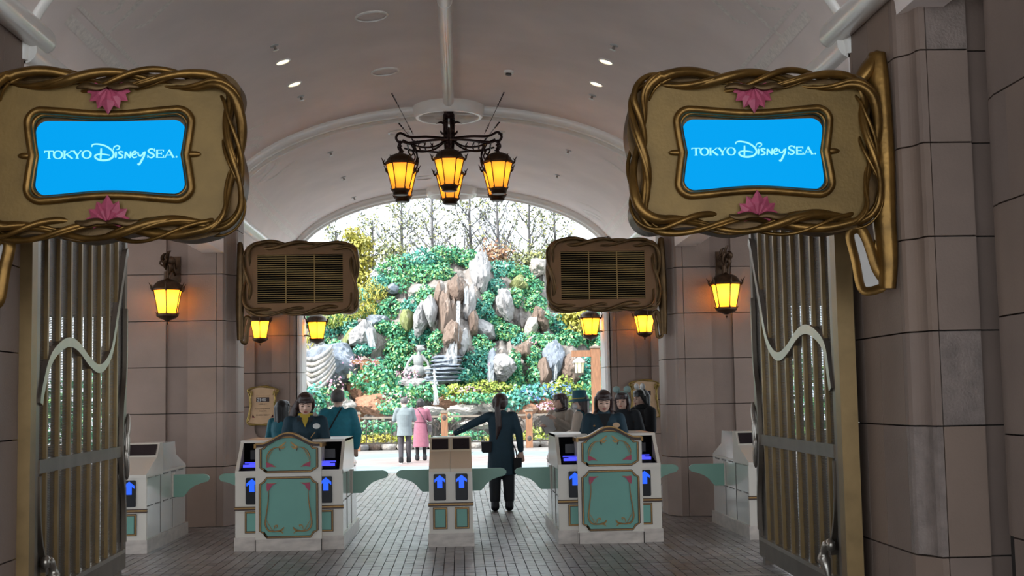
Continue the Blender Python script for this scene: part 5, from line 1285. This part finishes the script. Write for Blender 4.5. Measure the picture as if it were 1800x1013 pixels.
def boulder(c, r, m, label, seed, sub=4, amp=.28, tilt=0., nm='boulder', cat='rock', ridged=0., group=None):
    V0, F0_ = ico(sub); vs = []
    for p in V0:
        q = Vector(p); d = 1+amp*noise.noise(q*1.3+Vector((seed*3.1, seed, 0)))+amp*.5*noise.noise(q*3.1+Vector((0, seed*2.3, 4)))+amp*.2*noise.noise(q*8+Vector((seed, 1, 4)))
        # flatten into facets
        d += .34*abs(noise.noise(Vector((q.x*2.6, q.y*2.6, q.z*1.2))+Vector((seed*1.7, 0, 3))))-.10
        for a in range(8):
            n = Vector((sin(a*2.4+seed), -.5+.5*cos(a*1.3+seed), cos(a*1.7+seed*2))).normalized(); h_ = q.dot(n)*d; lim = .70+.04*(a % 4)
            if h_ > lim: d *= lim/h_
        d += .10*noise.noise(Vector((q.x*6, q.y*6, q.z*3))+Vector((seed, 2, 2)))+.04*noise.noise(q*14)
        if ridged: d += ridged*sin(q.x*9+seed+1.5*noise.noise(q*2))*max(0, -q.y)
        vs.append((q.x*d*r[0], q.y*d*r[1], q.z*d*r[2]))
    X = Matrix.Rotation(tilt, 4, 'Y')
    o = MB().add(vs, F0_, X).build(nm, m, None, 28, False, c); return tag(o, label, cat, group)
# the stones one can pick out, given by their place on the cliff face: size in metres
BL = [
 (845, 488, .42, .95, 'rock_grey', 'tall pale grey boulder standing at the top of the cliff, right of the waterfall', .08),
 (803, 512, .42, .62, 'rock_brown', 'brown ribbed rock block at the lip of the central waterfall', 0),
 (783, 560, .30, 1.05, 'rock_brown', 'narrow brown rock column left of the central waterfall', 0),
 (826, 535, .25, .8, 'rock_grey', 'thin grey rock column right of the central waterfall', .1),
 (770, 530, .22, .75, 'rock_brown', 'dark narrow column at the left edge of the waterfall group', .04),
 (795, 548, .2, .6, 'rock_brown', 'middle brown column behind the central water', 0),
 (832, 572, .24, .55, 'rock_brown', 'short brown column right of the central water', .12),
 (757, 548, .26, .6, 'rock_grey', 'grey column leaning beside the left brown columns', -.06),
 (813, 600, .26, .5, 'rock_grey', 'grey block at the foot of the central columns on the right', 0),
 (797, 590, .40, .55, 'rock_brown', 'brown split rock at the foot of the central waterfall', 0),
 (889, 535, .36, .72, 'rock_grey', 'oval grey boulder with white streaks among the ivy on the right', -.15),
 (912, 500, .40, .4, 'rock_moss', 'mossy yellowish boulder below the ivy at upper right', .2),
 (948, 470, .50, .42, 'rock_pale', 'pale rounded boulder at the right end of the cliff top', -.4),
 (665, 487, .35, .30, 'rock_grey', 'rounded grey rock in the ivy at upper left', .2),
 (690, 508, .30, .24, 'rock_blue', 'low bluish rock in the ivy at upper left', 0),
 (738, 512, .48, .26, 'rock_pale', 'wide pale rock ledge above the left ivy', -.2),
 (662, 567, .42, .36, 'rock_blue', 'bluish boulder beneath the left ivy bank', 0),
 (740, 560, .35, .65, 'rock_grey', 'upright grey rock slab left of the cliff centre', .1),
 (715, 562, .26, .55, 'rock_moss', 'greenish upright rock slab left of the cliff centre', -.05),
 (845, 582, .62, .42, 'rock_grey', 'sloping grey slab right of the central waterfall', .5),
 (866, 645, .30, .62, 'rock_blue', 'bluish rock beside the small lower right fall', 0),
 (885, 645, .55, .48, 'rock_grey', 'broad grey boulder at lower right of the cliff', -.1),
 (935, 575, .28, .48, 'rock_pale', 'pale pointed rock on the right face', .35),
 (950, 560, .35, .5, 'rock_brown', 'brown wedge rock on the right face', -.3),
 (925, 617, .42, .45, 'rock_brown', 'brown shadowed rock in the middle right', -.4),
 (975, 635, .45, .75, 'rock_blue', 'tall bluish rock face near the right archway jamb', .05),
 (958, 655, .30, .65, 'rock_brown', 'brown fissured rock near the right archway jamb', .1),
 (1005, 650, .45, .60, 'rock_brown', 'brown rock behind the right hanging lantern', 0),
 (640, 590, .55, .55, 'rock_grey', 'grey rock carrying the small left waterfall', 0),
 (612, 600, .22, .6, 'rock_moss', 'mossy leaning rock left of the small waterfall', .3),
 (580, 640, 1.15, .95, 'rock_blue', 'large smooth blue grey rock at the left end of the cliff', .3),
 (553, 612, .5, .55, 'rock_grey', 'grey rock at the left jamb of the archway', 0),
 (632, 690, .42, .42, 'rock_orange', 'orange rock behind the teal-jacketed person', 0),
 (660, 712, .75, .42, 'rock_orange', 'wide orange boulder above the left end of the fence', .05),
 (600, 715, .6, .35, 'rock_pale', 'pale pinkish boulder left of the orange boulder', 0),
 (735, 695, .5, .25, 'rock_orange', 'low orange rock under the flowering shrubs', 0),
 (790, 705, .7, .28, 'rock_orange', 'low tan rock right of the fountain jet', 0),
 (755, 722, .55, .2, 'rock_pale', 'flat white rock at the edge of the pond, left one', 0),
 (815, 722, .6, .2, 'rock_pale', 'flat white rock at the edge of the pond, middle one', 0),
 (868, 712, .55, .3, 'rock_pale', 'white rock behind the pointing staff member', 0),
 (925, 722, .45, .3, 'rock_orange', 'peach coloured rock left of the person in beige', -.2),
 (955, 712, .5, .35, 'rock_orange', 'peach coloured rock behind the person in beige', .2),
 (720, 742, .8, .22, 'rock_pale', 'long pale rock behind the fence left of centre', 0),
 (850, 745, .9, .2, 'rock_pale', 'long pale rock behind the fence right of centre', 0),
]
for i, (u, v, rx, rz_, m, lb, tl) in enumerate(BL):
    if v > 700: Y = 46.4-(v-700)*.055; c = pix(u, v, Y)
    else: c = on_cliff(u, v, .32)
    boulder(c, (rx, min(rx, rz_)*1.0+.15, rz_), m, lb, i+1, 4 if rx > .3 else 3, tilt=tl, ridged=.03 if 'ribbed' in lb or 'column' in lb else 0)
# sculpted drapery folds cut in the blue rock at far left
c = on_cliff(565, 655, .9)
for i in range(7):
    b = MB(); q = spline([c+Vector((-.95+.1*i, -.15-.02*i, .62-.16*i)), c+Vector((-.3, -.35, .45-.19*i)), c+Vector((.15, -.40, .62-.17*i)), c+Vector((.42+.02*i, -.25, .95-.13*i))], 6)
    b.tube(q, [.03+.07*sin(pi*min(1, (k_+1)/len(q))) for k_ in range(len(q))], 8)
    o = b.build('rock_fold', 'rock_pale' if i % 2 else 'rock_grey', None, 60); tag(o, 'carved stone fold on the blue rock at far left, %s from the top' % nth(i+1), 'rock', 'carved folds on the left rock')
# pond
o = struct(MB().box(-4.2, 5.5, 43.4, 46.6, .17, .22), 'pond_water', 'water')
# waterfalls
def fall(pts, wd, label, nm='waterfall'):
    b = MB(); n = len(pts)
    for k_ in range(2):
        vs = []
        for i, p_ in enumerate(pts):
            w_ = (wd[i] if isinstance(wd, list) else wd)
            for j in range(7): vs.append(p_+Vector(((j/6-.5)*w_*2*(1-.12*k_), -.05*k_-.06*sin(j*2.1+i*.3+k_)-.08, 0)))
        b.add(vs, [(i*7+j, i*7+j+1, (i+1)*7+j+1, (i+1)*7+j) for i in range(n-1) for j in range(6)])
    o = b.build(nm, 'falling_water', None, True, False); return tag(o, label, 'waterfall')
def drop(u0, v0, u1, v1, off, n=8):
    a, c = on_cliff(u0, v0, off), on_cliff(u1, v1, off); Ym = min(a.y, c.y)
    return [Vector((a.x+(c.x-a.x)*i/n, a.y+(Ym-a.y)*min(1, i/n*2), a.z+(c.z-a.z)*i/n)) for i in range(n+1)]
fall(drop(818, 492, 820, 535, .5), .08, 'upper drop of the central waterfall beside the pale boulder')
fall(drop(806, 530, 804, 600, .55), .07, 'long middle drop of the central waterfall')
fall(drop(800, 592, 790, 640, .5), [.08+.025*i for i in range(9)], 'lower cascade of the central waterfall spreading over steps')
fall(drop(648, 565, 655, 610, .75), .13, 'small waterfall on the grey rock at left')
fall(drop(862, 640, 862, 672, .7), .12, 'thin fall at lower right beside the broad boulder')
fall(drop(978, 600, 975, 670, .7), .06, 'thread of water down the rock near the right jamb')
# stepped stone cascade
for i in range(7):
    c = on_cliff(785-i*1.5, 628+i*7, .3+.12*i)
    boulder(c, (.58+.03*i, .4, .09), 'rock_blue', 'flat stone step of the cascade under the central waterfall, %s from the top' % nth(i+1), 60+i, 3, .15, group='cascade steps', nm='cascade_step')
# fountain jet
pb = pix(767, 712, 45.4); pt = pix(763, 650, 45.4)
b = MB(); b.tube([pb, pb+(pt-pb)*.5, pt], [.10, .06, .03], 8)
for i in range(60):
    t = R.random(); q = pb+(pt-pb)*t; a = R.random()*6.28; r_ = .05+.16*(1-t)*R.random(); b.ell((q.x+r_*cos(a), q.y+r_*sin(a), q.z), R.uniform(.012, .035), 5, 4)
tag(b.build('fountain_jet', 'falling_water', None, True, False), 'white water jet rising from the pond in front of the statue', 'fountain')
# weathered seated stone figure
c = on_cliff(735, 662, .9)
sr = thing('stone_statue', 'weathered grey stone figure crouching on the ledge above the fountain', 'statue', c)
b = MB()
b.ell((0, 0, .20), (.30, .24, .22)); b.ell((.02, -.03, .55), (.19, .15, .26)); b.cap((.03, -.04, .75), (.06, -.06, .88), .07, .06); b.ell((.10, -.10, 1.0), (.13, .13, .13)); b.ell((.19, -.15, .97), (.10, .08, .05)); b.cap((-.02, .02, 1.08), (.22, -.05, 1.10), .05, .03)
for s in (-1, 1):
    b.cap((s*.17, -.02, .72), (s*.36, -.08, .48), .065, .05); b.cap((s*.36, -.08, .48), (s*.44, -.22, .12), .05, .045); b.ell((s*.46, -.25, .08), (.08, .08, .05))
    b.cap((s*.15, .0, .2), (s*.40, -.15, .28), .12, .09); b.cap((s*.40, -.15, .28), (s*.36, -.12, .02), .08, .07)
bo = b.build('body', 'statue', sr, True, False); remesh(bo, .022, 4)
boulder(on_cliff(735, 675, .7), (.75, .5, .25), 'rock_grey', 'grey rock ledge under the stone statue', 77)

# ---- foliage
def leaves(n, rad, size, rng, hollow=.55, droop=.3, blades=False):
    d = rng.normal(size=(n, 3)); d /= np.linalg.norm(d, axis=1)[:, None]
    r_ = hollow+(1-hollow)*rng.random_sample(n)**.6
    bumps = 1+.22*np.sin(d[:, 0]*5+rng.rand()*6)*np.cos(d[:, 2]*4+rng.rand()*6)+.12*np.sin(d[:, 1]*9+d[:, 2]*7+rng.rand()*6)
    c = d*(r_*bumps)[:, None]*np.array(rad)
    nrm = d*.7+rng.normal(size=(n, 3))*.55+np.array([0, -.15, .35]); nrm /= np.linalg.norm(nrm, axis=1)[:, None]
    t = rng.normal(size=(n, 3))+np.array([0, 0, -droop*2]); t -= nrm*(t*nrm).sum(1)[:, None]; t /= np.linalg.norm(t, axis=1)[:, None]
    s = np.cross(nrm, t); sz = size*(.6+.8*rng.random_sample(n))[:, None]
    w_ = .32 if not blades else .12
    V = np.stack([c-t*sz*.5, c+s*sz*w_-nrm*sz*.06, c+t*sz*.5, c-s*sz*w_-nrm*sz*.06], 1)
    return V
def leaf_obj(name, V, m, label, cat, loc, group=None, parent=None):
    n = len(V); me = np_mesh(name, V.reshape(-1, 3), np.arange(4*n).reshape(-1, 4), m)
    o = link(name, me, parent, loc)
    if label: tag(o, label, cat, group)
    return o
rng = np.random.RandomState(11)
IVY = [(700, 472, 42, 26, 0), (742, 455, 42, 22, 1), (785, 448, 40, 20, 0), (825, 456, 30, 20, 0), (668, 500, 26, 20, 1), (700, 500, 34, 22, 0), (750, 482, 36, 22, 0), (776, 480, 28, 24, 0), (640, 520, 26, 18, 1),
 (650, 548, 30, 18, 0), (688, 545, 40, 26, 0), (725, 540, 26, 22, 1), (670, 575, 30, 16, 0), (700, 585, 26, 26, 0), (752, 525, 24, 30, 0), (880, 475, 32, 20, 1), (912, 480, 30, 18, 0), (930, 505, 30, 24, 0), (905, 525, 18, 22, 0), (940, 535, 26, 26, 0), (870, 505, 20, 20, 1),
 (848, 545, 26, 22, 1), (858, 525, 16, 14, 0), (870, 570, 20, 18, 0), (890, 585, 30, 20, 0), (845, 610, 28, 26, 0), (838, 640, 36, 34, 1), (825, 670, 24, 20, 0), (918, 600, 24, 18, 1), (940, 600, 24, 20, 0), (965, 605, 24, 22, 0), (955, 560, 20, 18, 0), (905, 640, 16, 30, 0), (938, 628, 18, 26, 0), (980, 570, 26, 22, 1), (1000, 600, 28, 22, 0), (1030, 590, 26, 26, 0), (1040, 560, 26, 22, 0),
 (768, 600, 22, 24, 0), (755, 630, 22, 22, 0), (742, 590, 26, 20, 1), (700, 615, 32, 20, 0), (722, 640, 26, 22, 0), (690, 640, 26, 20, 0), (660, 640, 24, 14, 1), (575, 580, 30, 26, 1), (600, 565, 28, 24, 0), (560, 600, 22, 16, 0), (618, 585, 18, 30, 1), (590, 610, 16, 14, 0), (638, 615, 22, 12, 1), (645, 660, 30, 18, 0), (680, 675, 36, 22, 0), (720, 680, 30, 20, 1), (655, 690, 24, 16, 0), (805, 660, 30, 16, 1), (780, 655, 22, 12, 0), (905, 670, 24, 18, 0), (945, 660, 22, 24, 0), (990, 680, 26, 20, 0), (1035, 650, 26, 30, 1), (1030, 690, 26, 22, 0), (1060, 620, 22, 40, 0), (550, 560, 22, 26, 0), (535, 620, 18, 40, 1), (520, 560, 26, 40, 0), (1085, 560, 26, 50, 0)]
bands = sorted(IVY, key=lambda q: q[1]); rows = [bands[i:i+8] for i in range(0, len(bands), 8)]
IVL = {}
for bi, rw in enumerate(rows):
    for ci, q in enumerate(sorted(rw)): IVL[q] = '%s ivy clump on the cliff, %s from the left in the %s band down' % ('teal' if q[4] else 'green', nth(ci+1), nth(bi+1))
for (u, v, ru, rv, kd) in IVY:
    c = on_cliff(u, v, .3); s = c.y/2300; rad = (ru*s*.84, .32, rv*s*.84); n = int(640*(ru*rv/700.)**.9)+150
    leaf_obj('ivy_clump', leaves(n, rad, .118, rng), 'leaf_teal' if kd else 'leaf_ivy', IVL[(u, v, ru, rv, kd)], 'ivy', c, 'ivy clumps on the rock cliff')
k_ = 0
for sg in (-1, 1):
    for i in range(12):
        x = sg*R.uniform(5.6, 9.6); z = R.uniform(.6, skyline(x)*.98); k_ += 1
        leaf_obj('ivy_clump', leaves(700, (R.uniform(.6, 1.), .35, R.uniform(.4, .7)), .135, rng), R.choice(['leaf_ivy', 'leaf_teal']), 'ivy clump on the cliff outside the %s jamb of the archway, %s of twelve' % ('left' if sg < 0 else 'right', nth(i+1)), 'ivy', (x, cliff_y(x, z)-.3, z), 'ivy clumps on the rock cliff')
# shrubs and hedges along the foot of the cliff
SH = [(855, 685, 62, 13, 45.8, 'leaf_lime', 'clipped lime green hedge at the foot of the cliff, right of centre', 900, .11),
 (800, 690, 22, 14, 45.9, 'leaf_lime', 'small square lime bush right of the fountain jet', 350, .11),
 (850, 700, 55, 8, 45.2, 'leaf_ivy', 'low green ground cover in front of the lime hedge', 500, .12),
 (755, 690, 40, 14, 46.0, 'leaf_ivy', 'green shrub behind the fountain jet', 500, .14),
 (700, 700, 34, 20, 45.5, 'leaf_ivy', 'flowering green shrub left of the fountain', 500, .14),
 (660, 670, 40, 26, 46.2, 'leaf_ivy', 'tall leafy shrub below the left lantern beam', 700, .15),
 (935, 695, 40, 18, 45.6, 'leaf_teal', 'blue green shrub left of the person in beige', 600, .15),
 (985, 690, 34, 22, 45.8, 'leaf_lime', 'yellow green shrub behind the person in the hat', 600, .14),
 (1045, 690, 40, 26, 46.0, 'leaf_ivy', 'green shrub around the right timber post', 600, .14),
 (900, 705, 28, 16, 45.0, 'leaf_teal', 'dark teal leafy plant right of the pointing staff member', 400, .15),
 (580, 700, 32, 18, 45.6, 'leaf_ivy', 'green shrub left of the grey-haired person', 500, .14),
 (545, 700, 26, 22, 45.4, 'leaf_teal', 'dark green shrub at the left jamb of the archway', 400, .14),
 (655, 752, 42, 12, 43.6, 'leaf_ivy', 'green plants behind the left bay of the fence', 500, .12),
 (655, 774, 44, 9, 43.1, 'leaf_yellow', 'yellow green low hedge behind the left bay of the fence', 600, .10),
 (730, 774, 40, 9, 43.2, 'leaf_lime', 'lime low hedge behind the fence under the couple', 500, .10),
 (820, 770, 40, 12, 43.3, 'leaf_ivy', 'green low plants behind the middle bay of the fence', 500, .12),
 (890, 774, 42, 9, 43.1, 'leaf_yellow', 'yellow green low hedge behind the right of the middle bay', 500, .10),
 (960, 765, 40, 14, 43.2, 'leaf_lime', 'lime low hedge behind the right bay of the fence', 600, .10),
 (1030, 765, 40, 14, 43.3, 'leaf_yellow', 'yellow low hedge behind the booth on the right', 500, .10),
 (575, 770, 42, 12, 43.3, 'leaf_yellow', 'yellow low hedge behind the left booth', 500, .10),
 (690, 718, 30, 10, 44.6, 'leaf_ivy', 'small green plants beside the orange boulder', 300, .12),
 (790, 735, 20, 8, 44.0, 'leaf_ivy', 'small green tuft on the pond edge', 200, .12)]
for (u, v, ru, rv, Y, m, lb, n, sz) in SH:
    c = pix(u, v, Y); s = Y/2300; leaf_obj('hedge' if 'hedge' in lb else 'shrub', leaves(n, (ru*s*1.1, .45, rv*s*1.15), sz, rng), m, lb, 'hedge' if 'hedge' in lb else 'shrub', c)
FLW = [(715, 655, 22, 12, 46.0, 'petal_mix', 'pink and white flowers on the shrubs left of the statue'), (700, 700, 30, 14, 45.2, 'petal_mix', 'white and violet flowers in the shrub left of the fountain'), (640, 640, 34, 16, 46.5, 'petal_mix', 'small mixed flowers under the left lantern beam'),
 (590, 680, 16, 20, 45.6, 'petal_mix', 'pink flower spikes left of the orange rock'), (940, 690, 36, 16, 45.2, 'petal_blue', 'blue flowers in the shrub left of the person in beige'), (985, 685, 26, 14, 45.4, 'petal_blue', 'blue flowers behind the person in the hat'), (870, 640, 14, 10, 47.2, 'petal_mix', 'pale flowers beside the broad grey boulder'),
 (935, 610, 20, 24, 48.0, 'petal_mix', 'pinkish blossom among the ivy on the right'), (965, 715, 24, 8, 44.9, 'petal_mix', 'pink blossoms by the peach rocks'), (820, 685, 26, 6, 45.6, 'petal_mix', 'pale flowers in front of the lime bush')]
for (u, v, ru, rv, Y, m, lb) in FLW:
    c = pix(u, v, Y); s = Y/2300; leaf_obj('flower_patch', leaves(130, (ru*s, .5, rv*s), .085, rng, .7), m, lb, 'flowers', c)

# ---- trees behind the cliff
def tree(loc, h, seed, label, m_leaf, nleaf, lsz, upright=.55, crown0=.28, group=None, spread=.36, trunk=.15):
    r_ = random.Random(seed); root = thing('tree', label, 'tree', loc, 0, group)
    b = MB(); tips = []
    tp = [Vector((0, 0, 0))]
    for i in range(1, 9): tp.append(Vector((.10*noise.noise(Vector((seed, i*.5, 0)))*h*.12, .1*noise.noise(Vector((0, i*.5, seed)))*h*.1, h*i/8)))
    b.tube(tp, [trunk*(1-.1*i)+.008 for i in range(9)], 7)
    def branch(p, d, L, rad, lev):
        pts = [p]; q = p.copy(); dd = d.copy()
        for i in range(4):
            dd = (dd+Vector((r_.uniform(-.2, .2), r_.uniform(-.2, .2), .10))).normalized(); q = q+dd*L/4; pts.append(q.copy())
        b.tube(pts, [rad, rad*.85, rad*.7, rad*.55, rad*.35], 4)
        for i in range(1, 5): tips.append((pts[i], lev))
        if lev < 2:
            for i in range(3 if lev else 4):
                k_ = r_.randint(1, 4); nd = (dd+Vector((r_.uniform(-1, 1), r_.uniform(-1, 1), r_.uniform(-.1, .5)))).normalized(); branch(pts[k_], nd, L*r_.uniform(.4, .65), rad*.5, lev+1)
    nb = 26
    for i in range(nb):
        t = crown0+(1-crown0)*i/nb; k_ = min(7, int(t*8)); p = tp[k_]+(tp[k_+1]-tp[k_])*(t*8-k_)
        a = i*2.4+r_.uniform(-.4, .4); d = Vector((cos(a), sin(a), upright+r_.uniform(-.15, .25))).normalized(); branch(p, d, h*spread*(1.15-t)*r_.uniform(.8, 1.1), .055*(1.15-t)+.014, 0)
    b.build('trunk', 'bark', root, 60, False)
    rg = np.random.RandomState(seed); T = np.array([[q.x, q.y, q.z] for q, l in tips if l >= 1]); idx = rg.randint(0, len(T), nleaf)
    V = leaves(nleaf, (.28, .28, .22), lsz, rg, .1)+T[idx][:, None, :]
    leaf_obj('foliage', V, m_leaf, None, None, None, None, root)
TR = [(707, 56, 9.6, 'leaf_sparse', 'tall thin-leaved tree against the sky, left of the chandelier lanterns'), (760, 55, 10.0, 'leaf_sparse', 'tall thin-leaved tree against the sky, below the front chandelier lantern'), (828, 56, 10.2, 'leaf_sparse', 'tall yellowing tree against the sky, just right of the chandelier'),
      (876, 55, 10.2, 'leaf_sparse', 'bare many-branched tree against the sky, right of the chandelier'), (932, 56, 9.6, 'leaf_sparse', 'slender tree against the sky, left of the right louvred board'), (975, 57, 9.2, 'leaf_sparse', 'slender tree half behind the right louvred board'), (655, 58, 9.0, 'leaf_sparse', 'slim sparse tree behind the yellow conifer'), (590, 57, 8.4, 'leaf_sparse', 'sparse tree half behind the left louvred board')]
for i, (u, Y, h, m, lb) in enumerate(TR):
    p_ = pix(u, 450, Y); tree((p_.x, Y, 0), h+.6, 20+i*7, lb, m, 900 if i != 3 else 420, .125, .75 if i == 3 else .5, .45)
for i, (x, Y) in enumerate([(-8, 57), (-11, 56), (-14, 58), (8, 57), (11, 56), (14, 58)]):
    tree((x, Y, 0), 9.5, 120+i*5, 'thin-leaved tree behind the cliff outside the %s jamb, %s outwards' % ('left' if x < 0 else 'right', nth(i % 3+1)), 'leaf_sparse', 700, .14, .5, .4)
# yellow conifer and its drooping boughs
p_ = pix(640, 450, 53.)
def conifer(loc, h, w_, label, m, n, seed):
    root = thing('conifer', label, 'tree', loc); MB().tube([(0, 0, 0), (0, 0, h)], [.12, .02], 7).build('trunk', 'bark', root, 60)
    rg = np.random.RandomState(seed); Vs = []
    for i in range(26):
        t = i/25; rr = w_*(1-.5*t)*(.75+.4*rg.rand()); a = i*2.4
        Vs.append(leaves(n//26, (rr*.65, rr*.65, .42), .16, rg, .2, 1.)+np.array([cos(a)*rr*.4, sin(a)*rr*.4, h*(.22+.78*t)]))
    leaf_obj('foliage', np.concatenate(Vs), m, None, None, None, None, root)
conifer((p_.x-.25, 53., 0), 8.3, 1.55, 'yellow green conifer rising beside the left louvred board', 'leaf_yellow', 6800, 5)
p_ = pix(600, 450, 52.); conifer((p_.x, 52., 0), 6.6, 1.2, 'lower yellow green conifer half hidden by the left louvred board', 'leaf_lime', 3600, 6)
for i, (u, v, ru, rv, m, lb) in enumerate([(655, 515, 30, 26, 'leaf_yellow', 'upper'), (625, 545, 40, 18, 'leaf_yellow', 'middle'), (590, 560, 44, 16, 'leaf_lime', 'lower'), (548, 600, 18, 18, 'leaf_yellow', 'lowest')]):
    c = on_cliff(u, v, 1.0); s = c.y/2300; leaf_obj('golden_bush', leaves(520, (ru*s, .5, rv*s), .17, rng, .25, 1., True), m, 'drooping golden bush on the left of the cliff, the %s one' % lb, 'bush', c)
for i, (u, v, ru, rv, lb) in enumerate([(1030, 570, 34, 22, 'yellow bush behind the lantern at the right jamb'), (1005, 555, 26, 16, 'yellow bush under the right louvred board')]):
    c = on_cliff(u, v, .9); s = c.y/2300; leaf_obj('golden_bush', leaves(420, (ru*s, .5, rv*s), .17, rng, .3, .6), 'leaf_yellow', lb, 'bush', c)
c = pix(872, 450, 52.5); leaf_obj('rust_bush', leaves(420, (.75, .6, .75), .16, rng, .2), 'leaf_rust', 'rust coloured bush on top of the cliff below the bare tree', 'bush', c)
for u, v, lb in ((940, 455, 'dark olive bush at the cliff top beside the right louvred board'), (910, 462, 'olive bush at the cliff top right of the rust bush'), (690, 445, 'low grey green bush at the cliff top on the left')):
    c = pix(u, v, 52.6); leaf_obj('bush', leaves(420, (.8, .5, .55), .16, rng, .2), 'leaf_sparse', lb, 'bush', c)
# evergreen hedge and trees out to the sides, seen through the gates
for i in range(7):
    for sg in (-1, 1):
        x = sg*(9.0+i*2.6)
        leaf_obj('hedge', leaves(1400, (1.7, 1.0, 1.5+.4*R.random()), .22, rng, .5), R.choice(['leaf_ivy', 'leaf_lime', 'leaf_teal']), 'tall evergreen hedge beyond the %s side doorway, %s counted outwards' % ('left' if sg < 0 else 'right', nth(i+1)), 'hedge', (x, 44+R.uniform(-1, 1), 1.2), 'hedges beyond the %s doorway' % ('left' if sg < 0 else 'right'))

# ---- timber lamp frames with hanging lanterns
def lamp_frame(loc, h, beams, label):
    root = thing('timber_lamp_frame', label, 'post', loc); po = MB().box(-.14, .14, -.13, .13, 0, h).build('post', 'wood', root)
    b = MB(); b.box(-.17, .17, -.16, .16, h, h+.05); b.lathe([(.15, h+.05), (.001, h+.14)], 4, ph=pi/4); b.build('post_cap', 'wood_grey', po)
    for x0, x1, z, hh in beams: MB().box(x0, x1, -.09, .09, z, z+hh).build('beam', 'wood', root)
def hang_lantern(loc, k, label):
    root = thing('hanging_lantern', label, 'lantern', loc)
    r_, n = .19*k, 6
    b = MB(); b.lathe([(r_*.85, -.40*k), (r_, 0)], n); b.build('glass', 'pale_glass', root)
    b = MB()
    for j in range(n): a = 2*pi*j/n; b.tube([(r_*1.0*cos(a), r_*1.0*sin(a), 0), (r_*.87*cos(a), r_*.87*sin(a), -.4*k)], .014*k, 5)
    b.lathe([(r_*.95, -.44*k), (r_*.95, -.40*k)], n); b.lathe([(.03*k, -.47*k), (r_*.6, -.44*k)], n); b.build('frame', 'fence_iron', root)
    b = MB(); b.lathe([(.001, .26*k), (.10*k, .24*k), (r_*1.25, .08*k), (r_*1.5, .0), (r_*1.35, -.01)], 12); b.build('petal_roof', 'rock_pale', root, 40)
    b = MB(); b.tube([(0, 0, .25*k), (0, 0, .50*k)], .012*k, 5); b.build('hanger', 'fence_iron', root)
Y = 41.
p_ = pix(1047, 640, Y); z1 = pix(1047, 612, Y).z; lamp_frame((p_.x, Y, 0), z1, [(-.75, .9, z1-.27, .20)], 'timber post with cross beam on the right, carrying a pale lantern')
q = pix(1018, 638, Y); hang_lantern((q.x, Y, q.z), .78, 'pale hanging lantern on the right timber beam')
Y = 47.0
p_ = pix(640, 650, Y); z1 = pix(640, 632, Y).z; lamp_frame((p_.x, Y+.2, 0), z1, [(-.65, .55, z1-.17, .16)], 'timber post with cross beam behind the grey-haired person')
q = pix(615, 653, Y); hang_lantern((q.x, Y, q.z), .62, 'small pale hanging lantern on the left timber beam')
p_ = pix(533, 640, Y); z1 = pix(533, 645, Y).z; lamp_frame((p_.x, Y+.2, 0), z1+.1, [(-.3, .75, z1-.1, .16)], 'timber post with beam half behind the left archway jamb')
q = pix(553, 660, Y); hang_lantern((q.x, Y, q.z), .55, 'smallest pale hanging lantern at the left jamb of the archway')
for o in bpy.data.objects:
    if o.parent and o.name.split('.')[0] in ('leaf_finial', 'seam', 'foliage', 'frame_vine', 'leaf_ornament', 'cuff_buttons', 'epaulettes', 'eyes', 'eyebrows', 'lapels', 'guy_chain'): o['kind'] = 'stuff'
for o in bpy.data.objects:
    if o.name.split('.')[0] == 'flower_patch': o['kind'] = 'stuff'
